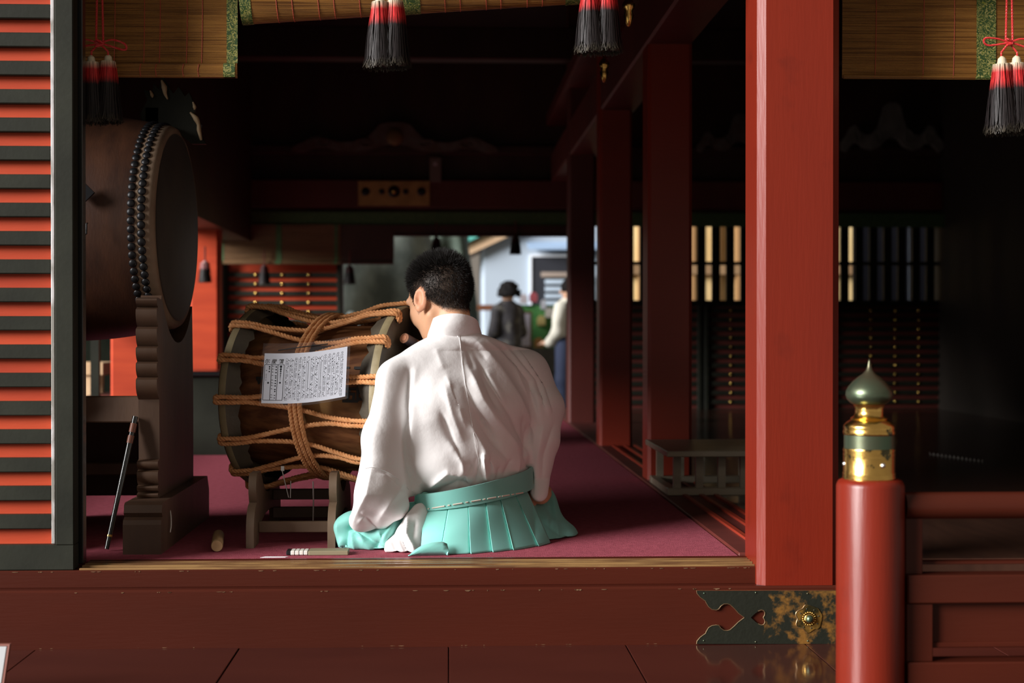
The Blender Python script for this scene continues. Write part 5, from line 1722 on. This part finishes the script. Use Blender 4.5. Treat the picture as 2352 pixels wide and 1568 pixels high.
# hollow the sleeve mouth and neck a little
T.ell(pv(1040, 790, 0.56), (0.062, 0.055, 0.09), 0.01, None, True)
V, F = T.skin(2)
SHIRT = [
    ([(1098, 785), (1150, 850), (1195, 920), (1238, 1010)], 0.013, 12), ([(1085, 800), (1130, 880), (1180, 960), (1218, 1040)], -0.012, 8),
    ([(1073, 838), (1110, 920), (1165, 1000), (1205, 1055)], 0.013, 11), ([(1066, 885), (1102, 960), (1150, 1030)], -0.012, 8),
    ([(1118, 850), (1140, 890), (1165, 935)], 0.009, 7), ([(1108, 860), (1128, 905), (1150, 945)], -0.007, 5), ([(1075, 965), (1110, 1030), (1140, 1090)], 0.010, 9), ([(1090, 940), (1130, 1010), (1180, 1070)], -0.009, 7),
    ([(1180, 800), (1245, 880), (1268, 960)], -0.007, 5), ([(1150, 790), (1225, 880), (1248, 980)], -0.009, 6), ([(1205, 805), (1268, 900), (1285, 960)], -0.005, 4), ([(1195, 800), (1258, 888), (1278, 960)], 0.005, 5),
    ([(1165, 795), (1236, 880), (1258, 970)], 0.005, 5), ([(1120, 780), (1190, 850), (1225, 930)], 0.007, 7), ([(1230, 900), (1285, 960)], 0.006, 7),
    ([(938, 850), (931, 930), (934, 1010), (941, 1080), (951, 1140)], -0.020, 6), ([(955, 850), (947, 940), (952, 1040), (962, 1100)], 0.007, 9),
    ([(1020, 880), (1040, 950), (1064, 1015)], 0.006, 9), ([(1012, 945), (1034, 1000), (1058, 1050)], -0.008, 6),
    ([(1025, 860), (1052, 930), (1072, 985)], 0.006, 7), ([(1036, 880), (1056, 940)], -0.005, 5), ([(1030, 1010), (1062, 1062), (1075, 1110)], 0.007, 7), 
    ([(985, 1118), (1030, 1084), (1078, 1092)], 0.010, 7), ([(1000, 1130), (1050, 1106), (1080, 1116)], -0.009, 6), ([(1113, 1040), (1117, 1112)], 0.012, 5), ([(1101, 1050), (1092, 1115)], -0.009, 4), ([(1128, 1050), (1130, 1110)], -0.007, 4),
    ([(1085, 1065), (1060, 1110)], -0.007, 5), ([(1180, 1060), (1160, 1100)], -0.008, 6), ([(1205, 1050), (1190, 1100)], 0.007, 6), ([(1150, 1075), (1142, 1112)], -0.006, 4), ([(970, 1100), (960, 1135)], 0.006, 7),
    ([(940, 1085), (910, 1130), (870, 1190)], 0.006, 9), ([(842, 1066), (890, 1076), (942, 1128)], -0.006, 4), ([(838, 1165), (855, 1192), (872, 1212)], -0.008, 4), ([(828, 1190), (845, 1172), (838, 1160)], 0.004, 4), ([(862, 1060), (850, 1120), (815, 1190)], 0.005, 8),
    ([(1226, 985), (1220, 1060), (1232, 1150)], -0.014, 6), ([(1290, 985), (1262, 1060), (1258, 1130)], -0.007, 6), ([(1262, 990), (1245, 1080)], 0.006, 7), ([(1210, 960), (1215, 1020), (1205, 1080)], -0.010, 7),
    ([(1062, 785), (1098, 800), (1120, 830)], -0.006, 5), ([(1000, 800), (1020, 850)], 0.003, 8), ([(1070, 792), (1090, 850)], -0.006, 5),
]
V = folds(V, F, SHIRT, 0.42)
V = wrinkle(V, F, 0.0008, 34, 5)
robe_me = np_mesh('robe', V, F)
robe = link('robe', robe_me, WHITECLOTH, man, 180)
from mathutils.bvhtree import BVHTree
tree = BVHTree.FromPolygons([Vector(p) for p in V], [tuple(q) for q in F])
def on_cloth(u, v, lift=0.0012, tr=None):
    d = (P(u, v, 1.0) - Vector(cam.location)).normalized()
    hit = (tr or tree).ray_cast(Vector(cam.location), d)
    if hit[0] is None:
        return P(u, v, 0.4)
    nn = hit[1].normalized()
    if nn.dot(d) > 0:
        nn = -nn
    return hit[0] + nn * lift
sm_ = spline([on_cloth(u, v) for u, v in ((1055, 772), (1059, 800), (1063, 840), (1069, 880), (1076, 925), (1083, 965), (1091, 1005), (1098, 1045), (1105, 1085), (1110, 1104))], 4)
obj('back_seam', MB().tube(sm_, 0.0008, 6), WHITECLOTH, robe, 60)
sm_ = spline([on_cloth(u, v) for u, v in ((842, 1068), (862, 1066), (890, 1078), (915, 1096), (940, 1122))], 4)
obj('sleeve_seam', MB().tube(sm_, 0.0011, 6), WHITECLOTH, robe, 60)
obj('collar_seam', MB().tube([on_cloth(1050, 771, 0.001), on_cloth(1053, 774, 0.001)], 0.001, 5), WHITECLOTH, robe, 60)
# standing collar
def collar_ring(c, rx_, ry, drop, thick=0.0):
    out = []
    for k in range(41):
        a = math.radians(-90 + (k / 40 - 0.5) * 322)
        out.append(Vector((c[0] + (rx_ + thick) * math.cos(a), c[1] + (ry + thick) * math.sin(a), c[2] - drop * (1 + math.sin(a)) / 2)))
    return out
c0, c1 = pv(1047, 776, 0.575), pv(1043, 720, 0.575)
lev = [(c0, 0.092, 0.082, 0.05), (c0 * 0.65 + c1 * 0.35, 0.087, 0.082, 0.055), (c0 * 0.25 + c1 * 0.75, 0.080, 0.078, 0.06), (c1, 0.076, 0.076, 0.065)]
outer = [collar_ring(c, a, b, d) for c, a, b, d in lev]
inner = [collar_ring(c, a, b, d, -0.005) for c, a, b, d in lev][::-1]
obj('collar', MB().loft(outer + inner, False), WHITECLOTH, robe, 60)

# ---- mint trousers
MINT = mat('mint_silk', (0.24, 0.60, 0.54), 0.55, (0.20, 0.54, 0.47), 6, sheen=0.1, spec=0.3, bump=0.06, bscale=700)
H = Field((-0.42, 0.18, -0.03), (0.46, 0.92, 0.28), 0.0042)
H.ell(pv(1095, 1205, 0.465), (0.160, 0.150, 0.12), 0.04)
H.ell(pv(1105, 1268, 0.455), (0.190, 0.205, 0.055), 0.04)
H.cone(pv(1000, 1212, 0.43), pv(822, 1218, 0.53), 0.085, 0.070, 0.03)
H.cone(pv(900, 1240, 0.40), pv(815, 1250, 0.46), 0.055, 0.045, 0.03)
H.cone(pv(822, 1222, 0.53), pv(1010, 1245, 0.70), 0.066, 0.060, 0.03)
H.cone(pv(1170, 1200, 0.46), pv(1240, 1172, 0.62), 0.085, 0.066, 0.03)
H.cone(pv(1240, 1190, 0.62), pv(1080, 1245, 0.74), 0.064, 0.06, 0.03)
H.ell(pv(1272, 1240, 0.58), (0.085, 0.11, 0.05), 0.05)
H.ell(pv(1230, 1235, 0.50), (0.075, 0.11, 0.06), 0.03)
H.floor(0.0015)
V, F = H.skin(2)
HF_ = [([(830, 1180), (802, 1212), (790, 1275)], -0.010, 6), ([(848, 1200), (812, 1222), (826, 1272)], 0.010, 7), ([(800, 1205), (845, 1225), (905, 1270)], -0.010, 6),
       ([(870, 1205), (890, 1240), (945, 1272)], 0.009, 8), ([(905, 1185), (880, 1215), (860, 1262)], -0.009, 6), ([(940, 1155), (905, 1200), (880, 1235)], 0.008, 8), ([(775, 1190), (782, 1240), (800, 1272)], 0.008, 7),
       ([(815, 1200), (840, 1240), (880, 1275)], 0.007, 6), ([(930, 1180), (898, 1235), (880, 1272)], -0.008, 6), ([(1280, 1130), (1285, 1190), (1275, 1230)], -0.006, 6), ([(1250, 1210), (1300, 1245), (1330, 1270)], -0.006, 7)]
V = folds(V, F, HF_, 0.42)
V = wrinkle(V, F, 0.0008, 26, 9)
V[:, 1] += 0.5 * np.maximum(0, V[:, 0] - 0.06) * np.clip((0.34 - V[:, 0]) / 0.1, 0, 1)
V[:, 2] = np.maximum(V[:, 2], 0.0012)
trousers = link('trousers', np_mesh('trousers', V, F), MINT, man, 180)
# white under-robe showing at the side slit
U_ = Field((-0.22, 0.20, -0.02), (0.02, 0.50, 0.22), 0.004)
U_.cone(pv(966, 1178, 0.372), pv(925, 1262, 0.345), 0.030, 0.052, 0.03).cone(pv(960, 1215, 0.365), pv(952, 1268, 0.33), 0.040, 0.045, 0.03).floor(0.0015)
V, F = U_.skin(2)
V = folds(V, F, [([(925, 1180), (920, 1225), (945, 1272)], -0.012, 4), ([(940, 1175), (935, 1220), (958, 1265)], 0.010, 5), ([(905, 1200), (905, 1240), (920, 1272)], -0.010, 4), ([(890, 1215), (892, 1272)], 0.008, 5), ([(955, 1190), (950, 1230)], -0.004, 4)], 0.36)
V[:, 2] = np.maximum(V[:, 2], 0.0012)
link('under_robe', np_mesh('under_robe', V, F), WHITECLOTH, man, 180)
# pleated back panel
bc = pv(1094, 1150, 0.455)
BRX, BRY = 0.176, 0.168
def belt_y(x):
    q = (x - bc[0]) / BRX
    return bc[1] - BRY * math.sqrt(max(0.02, 1 - q * q))
zl_ = lambda v, Y=0.30: P(1000, v, Y).z
def belt_z(x, top):
    t = (x - P(955, 0, 0.30).x) / (P(1215, 0, 0.30).x - P(955, 0, 0.30).x)
    return zl_(1143 + (1104 - 1143) * t) if top else zl_(1181 + (1153 - 1181) * t)
pl = [(0.0, 972, 966), (0.21, 1031, 1012), (0.42, 1077, 1081), (0.58, 1118, 1131), (0.74, 1154, 1180), (0.88, 1190, 1242), (1.0, 1222, 1275)]
PZ = [p[0] for p in pl]
NSx, NTy = 190, 26
vs = []
for j in range(NTy + 1):
    t = j / NTy
    for i in range(NSx + 1):
        s = i / NSx
        uu = np.interp(s, PZ, [p[1] for p in pl]) * (1 - t) + np.interp(s, PZ, [p[2] for p in pl]) * t
        k = min(len(PZ) - 2, max(0, int(np.searchsorted(PZ, s, 'right')) - 1))
        q = (s - PZ[k]) / (PZ[k + 1] - PZ[k])
        # each pleat: outer lip on its left, tucked under at its right
        tuck = 0.012 * (0.25 + 0.75 * t) * (q ** 1.3) if k != 2 else 0.016 * (0.3 + 0.7 * t) * q ** 1.2
        if q > 0.97:
            tuck = tuck + 0.004
        x = P(uu, 1200, 0.28).x
        yt = belt_y(x) + 0.004
        qb = (x - bc[0]) / 0.275
        yb2 = bc[1] - 0.243 * math.sqrt(max(0.05, 1 - qb * qb))
        yb2 += 0.26 * max(0.0, x - 0.055)
        yt += 0.12 * max(0.0, x - 0.055)
        y = yt + (yb2 - yt) * (t ** 0.75) + tuck + 0.0025 * math.sin(7 * s + 5 * t)
        z = (belt_z(x, False) + 0.004) * (1 - t) + 0.002 * t
        vs.append((x, y, z))
fs = [(j * (NSx + 1) + i, j * (NSx + 1) + i + 1, (j + 1) * (NSx + 1) + i + 1, (j + 1) * (NSx + 1) + i) for j in range(NTy) for i in range(NSx)]
bp_ = link('back_panel', MB().add(vs, [q[::-1] for q in fs]).mesh('back_panel'), MINT, trousers, 50)
md = bp_.modifiers.new('thickness', 'SOLIDIFY')
md.thickness = 0.003
md.offset = -1
# pleat edge piping
for k in range(1, 6):
    i = int(round(PZ[k] * NSx))
    if k in (3, 4, 5):
        pp = [Vector(vs[j * (NSx + 1) + i]) + Vector((0, -0.0012, 0)) for j in range(1, NTy + 1)]
        obj('pleat_edge', MB().tube(pp, 0.0011, 5), MINT, trousers, 60)
# waist band all round, with stitched white cord at the back
ring_o, NBb = [], 72
def band(off, ztop_pad, zbot_pad):
    rt, rb = [], []
    for k in range(NBb):
        a = 2 * PI * k / NBb
        x, y = bc[0] + (BRX + off) * math.cos(a), bc[1] + (BRY + off) * math.sin(a)
        rt.append(Vector((x, y, belt_z(x, True) + ztop_pad)))
        rb.append(Vector((x, y, belt_z(x, False) + zbot_pad)))
    return rt, rb
ot_, ob_ = band(0.007, 0.0, 0.0)
it_, ib_ = band(-0.004, 0.0, 0.0)
mid_ = [p.lerp(q, 0.5) + (p - Vector((bc[0], bc[1], p.z))).normalized() * 0.002 for p, q in zip(ot_, ob_)]
wb_ = obj('waist_band', MB().loft([it_, ot_, mid_, ob_, ib_], True, False), MINT, trousers, 50)
btree = BVHTree.FromPolygons([p for p in it_ + ot_ + mid_ + ob_], [(i * NBb + j, i * NBb + (j + 1) % NBb, (i + 1) * NBb + (j + 1) % NBb, (i + 1) * NBb + j) for i in range(3) for j in range(NBb)])
STITCH = mat('cream_stitch_cord', (0.78, 0.66, 0.56), 0.6)
for a, b in ((895, 905), (930, 1035), (1060, 1080), (1105, 1185), (1213, 1235), (1262, 1345), (1365, 1385), (1405, 1480), (1500, 1520), (1533, 1600), (1618, 1640), (1655, 1720)):
    pts = []
    for Xz in np.linspace(a, b, 5):
        u, v = 740 + Xz / 3.675, 1060 + (402 + (320 - 402) * (Xz - 895) / 825) / 3.675
        pts.append(on_cloth(u, v, 0.0012, btree))
    obj('stitch', MB().tube(pts, 0.0019, 6), STITCH, wb_, 60)
# rounded flap on the floor
fp = [(938, 1277), (950, 1264), (968, 1253), (992, 1247), (1016, 1246), (1027, 1251), (1030, 1262), (1027, 1277)]
rows = []
for j, (sc_, yy) in enumerate(((0.0, 0.214), (0.35, 0.208), (0.7, 0.209), (1.0, 0.216))):
    rows.append([P(u, 1277 + (v - 1277) * sc_, yy) for u, v in fp])
for rr_ in rows:
    for q in rr_:
        q.z = max(q.z, 0.002)
fl = obj('flap', MB().loft(rows, False), MINT, trousers, 60)
md = fl.modifiers.new('thickness', 'SOLIDIFY')
md.thickness = 0.003
# drumstick in the left hand
st_ = thing('drumstick', P(928, 790, 0.585), 'dark banded drumstick held up in front of the drum head', 'drumstick')
def sp_(t):
    return Vector(SA + sd_ * t)
obj('grip', MB().tube([sp_(0.002), sp_(0.05)], SR, 24), mat('indigo_stick', (0.045, 0.030, 0.035), 0.45), st_, 50)
WOODS = mat('stick_wood', (0.42, 0.20, 0.11), 0.5)
obj('shaft', MB().tube([sp_(0.05), sp_(0.30)], SR * 0.97, 24), WOODS, st_, 50)
obj('end_grain', MB().tube([sp_(0.0), sp_(0.004)], [SR * 0.93, SR * 0.995], 24), mat('stick_end', (0.46, 0.22, 0.13), 0.6), st_, 50)
obj('end_core', MB().tube([sp_(-0.0012), sp_(0.002)], SR * 0.52, 20), mat('stick_core', (0.75, 0.34, 0.20), 0.5), st_, 50)

# the whole figure is turned a little, its left side nearer: slide depth with x below the neck
def turn(o):
    if o.type == 'MESH':
        n = len(o.data.vertices)
        a = np.empty(n * 3, dtype=np.float32)
        o.data.vertices.foreach_get('co', a)
        a = a.reshape(-1, 3)
        w_ = np.clip((0.68 - a[:, 2]) / 0.10, 0, 1) * np.clip(0.28 + a[:, 2] / 0.24, 0, 1)
        a[:, 1] += 0.004 + 0.72 * (a[:, 0] + 0.08) * w_
        o.data.vertices.foreach_set('co', a.ravel())
        o.data.update()
    for c_ in o.children:
        turn(c_)
turn(man)
turn(st_)

# ================================================================== TWO VISITORS OUTSIDE
def visitor(u, top_v, Y, label, hair, top_c, leg_c, curly, facing=0.4, hgt=1.62):
    x = P(u, 0, Y).x
    zt = P(u, top_v, Y).z
    g = zt - hgt
    root = thing('person', (x, Y, -0.46), label, 'person')
    c, s = math.cos(facing), math.sin(facing)
    def q(a, b, z):
        return np.array([x + a * c - b * s, Y + a * s + b * c, g + z * hgt / 1.65])
    lo, hi = (x - 0.5, Y - 0.5, -0.47), (x + 0.5, Y + 0.5, zt + 0.1)
    Bd = Field(lo, hi, 0.014)
    Bd.ell(q(0, 0, 1.52), (0.078, 0.095, 0.115), 0.03).cone(q(0, 0, 1.45), q(0, 0, 1.34), 0.05, 0.055, 0.03)
    Bd.cone(q(0, 0, 1.30), q(0, 0, 1.0), 0.11, 0.10, 0.05).cone(q(-0.13, 0, 1.32), q(0.13, 0, 1.32), 0.05, 0.05, 0.05)
    for sgn in (-1, 1):
        Bd.chain([q(0.17 * sgn, 0, 1.31), q(0.22 * sgn, 0.0, 1.05), q(0.17 * sgn, 0.16, 0.92), q(0.15 * sgn, 0.23, 0.92)], [0.05, 0.04, 0.032, 0.03], 0.03)
        for k in range(4):
            b0 = q(0.15 * sgn + (k - 1.5) * 0.02, 0.24, 0.92)
            Bd.cone(b0, b0 + np.array([-s * 0.06, c * 0.06, -0.02]), 0.011, 0.009, 0.01)
        Bd.chain([q(0.085 * sgn, 0, 0.95), q(0.09 * sgn, 0.02, 0.5), q(0.09 * sgn, 0, 0.06), q(0.09 * sgn, 0.12, 0.03)], [0.085, 0.06, 0.042, 0.035], 0.03)
    Bd.cone(q(0, 0.09, 1.53), q(0, 0.115, 1.49), 0.012, 0.016, 0.015)
    V, F = Bd.skin(1)
    V[:, 2] = np.maximum(V[:, 2], -0.458)
    link('body', np_mesh('body', V, F), mat('visitor_skin', (0.45, 0.26, 0.17), 0.6), root, 180)
    Sh = Field(lo, hi, 0.014)
    Sh.cone(q(0, 0, 1.28), q(0, 0, 0.92), 0.16, 0.17, 0.05).cone(q(-0.14, 0, 1.32), q(0.14, 0, 1.32), 0.07, 0.07, 0.05)
    for sgn in (-1, 1):
        Sh.chain([q(0.17 * sgn, 0, 1.31), q(0.225 * sgn, 0, 1.05), q(0.18 * sgn, 0.13, 0.93)], [0.07, 0.065, 0.055], 0.03)
    V, F = Sh.skin(1)
    V = wrinkle(V, F, 0.008, 14, 4)
    link('jacket', np_mesh('jacket', V, F), top_c, root, 180)
    Lg = Field(lo, hi, 0.014)
    for sgn in (-1, 1):
        Lg.chain([q(0.085 * sgn, 0, 0.95), q(0.092 * sgn, 0.02, 0.5), q(0.092 * sgn, 0, 0.10)], [0.105, 0.08, 0.065], 0.04)
    V, F = Lg.skin(1)
    V[:, 2] = np.maximum(V[:, 2], -0.458)
    link('trousers', np_mesh('trousers', V, F), leg_c, root, 180)
    Hh = Field(lo, hi, 0.012)
    Hh.ell(q(0, -0.015, 1.55), (0.10, 0.10, 0.105), 0.03)
    if curly:
        rr = np.random.default_rng(8)
        for k in range(70):
            d = rr.normal(0, 1, 3)
            d /= np.linalg.norm(d)
            d[2] = abs(d[2]) * 1.2 - 0.45
            if d @ np.array([-s, c, 0]) > 0.55 and d[2] < 0.3:
                continue
            Hh.ell(q(0, -0.02, 1.55) + d * 0.125, (0.03, 0.03, 0.03), 0.008)
    else:
        Hh.ell(q(0, 0.10, 1.49), (0.07, 0.05, 0.09), 0.02, None, True)
    V, F = Hh.skin(1)
    link('hair', np_mesh('hair', V, F), hair, root, 180)
    return root
HAIRB = mat('dark_hair', (0.006, 0.005, 0.005), 0.85, spec=0.15)
visitor(1166, 648, 14.4, 'woman outside with dark curly hair and a dark jacket', HAIRB, mat('dark_jacket', (0.016, 0.014, 0.017), 0.8, (0.09, 0.085, 0.075), 9, mixpos=(0.55, 0.7)), mat('dark_skirt', (0.03, 0.03, 0.035), 0.8), True, 0.7)
visitor(1306, 640, 13.2, 'person outside in a white top partly hidden by the dark red pillar', HAIRB, mat('white_top', (0.62, 0.60, 0.52), 0.8), mat('navy_trousers', (0.02, 0.03, 0.07), 0.8), False, 0.9)
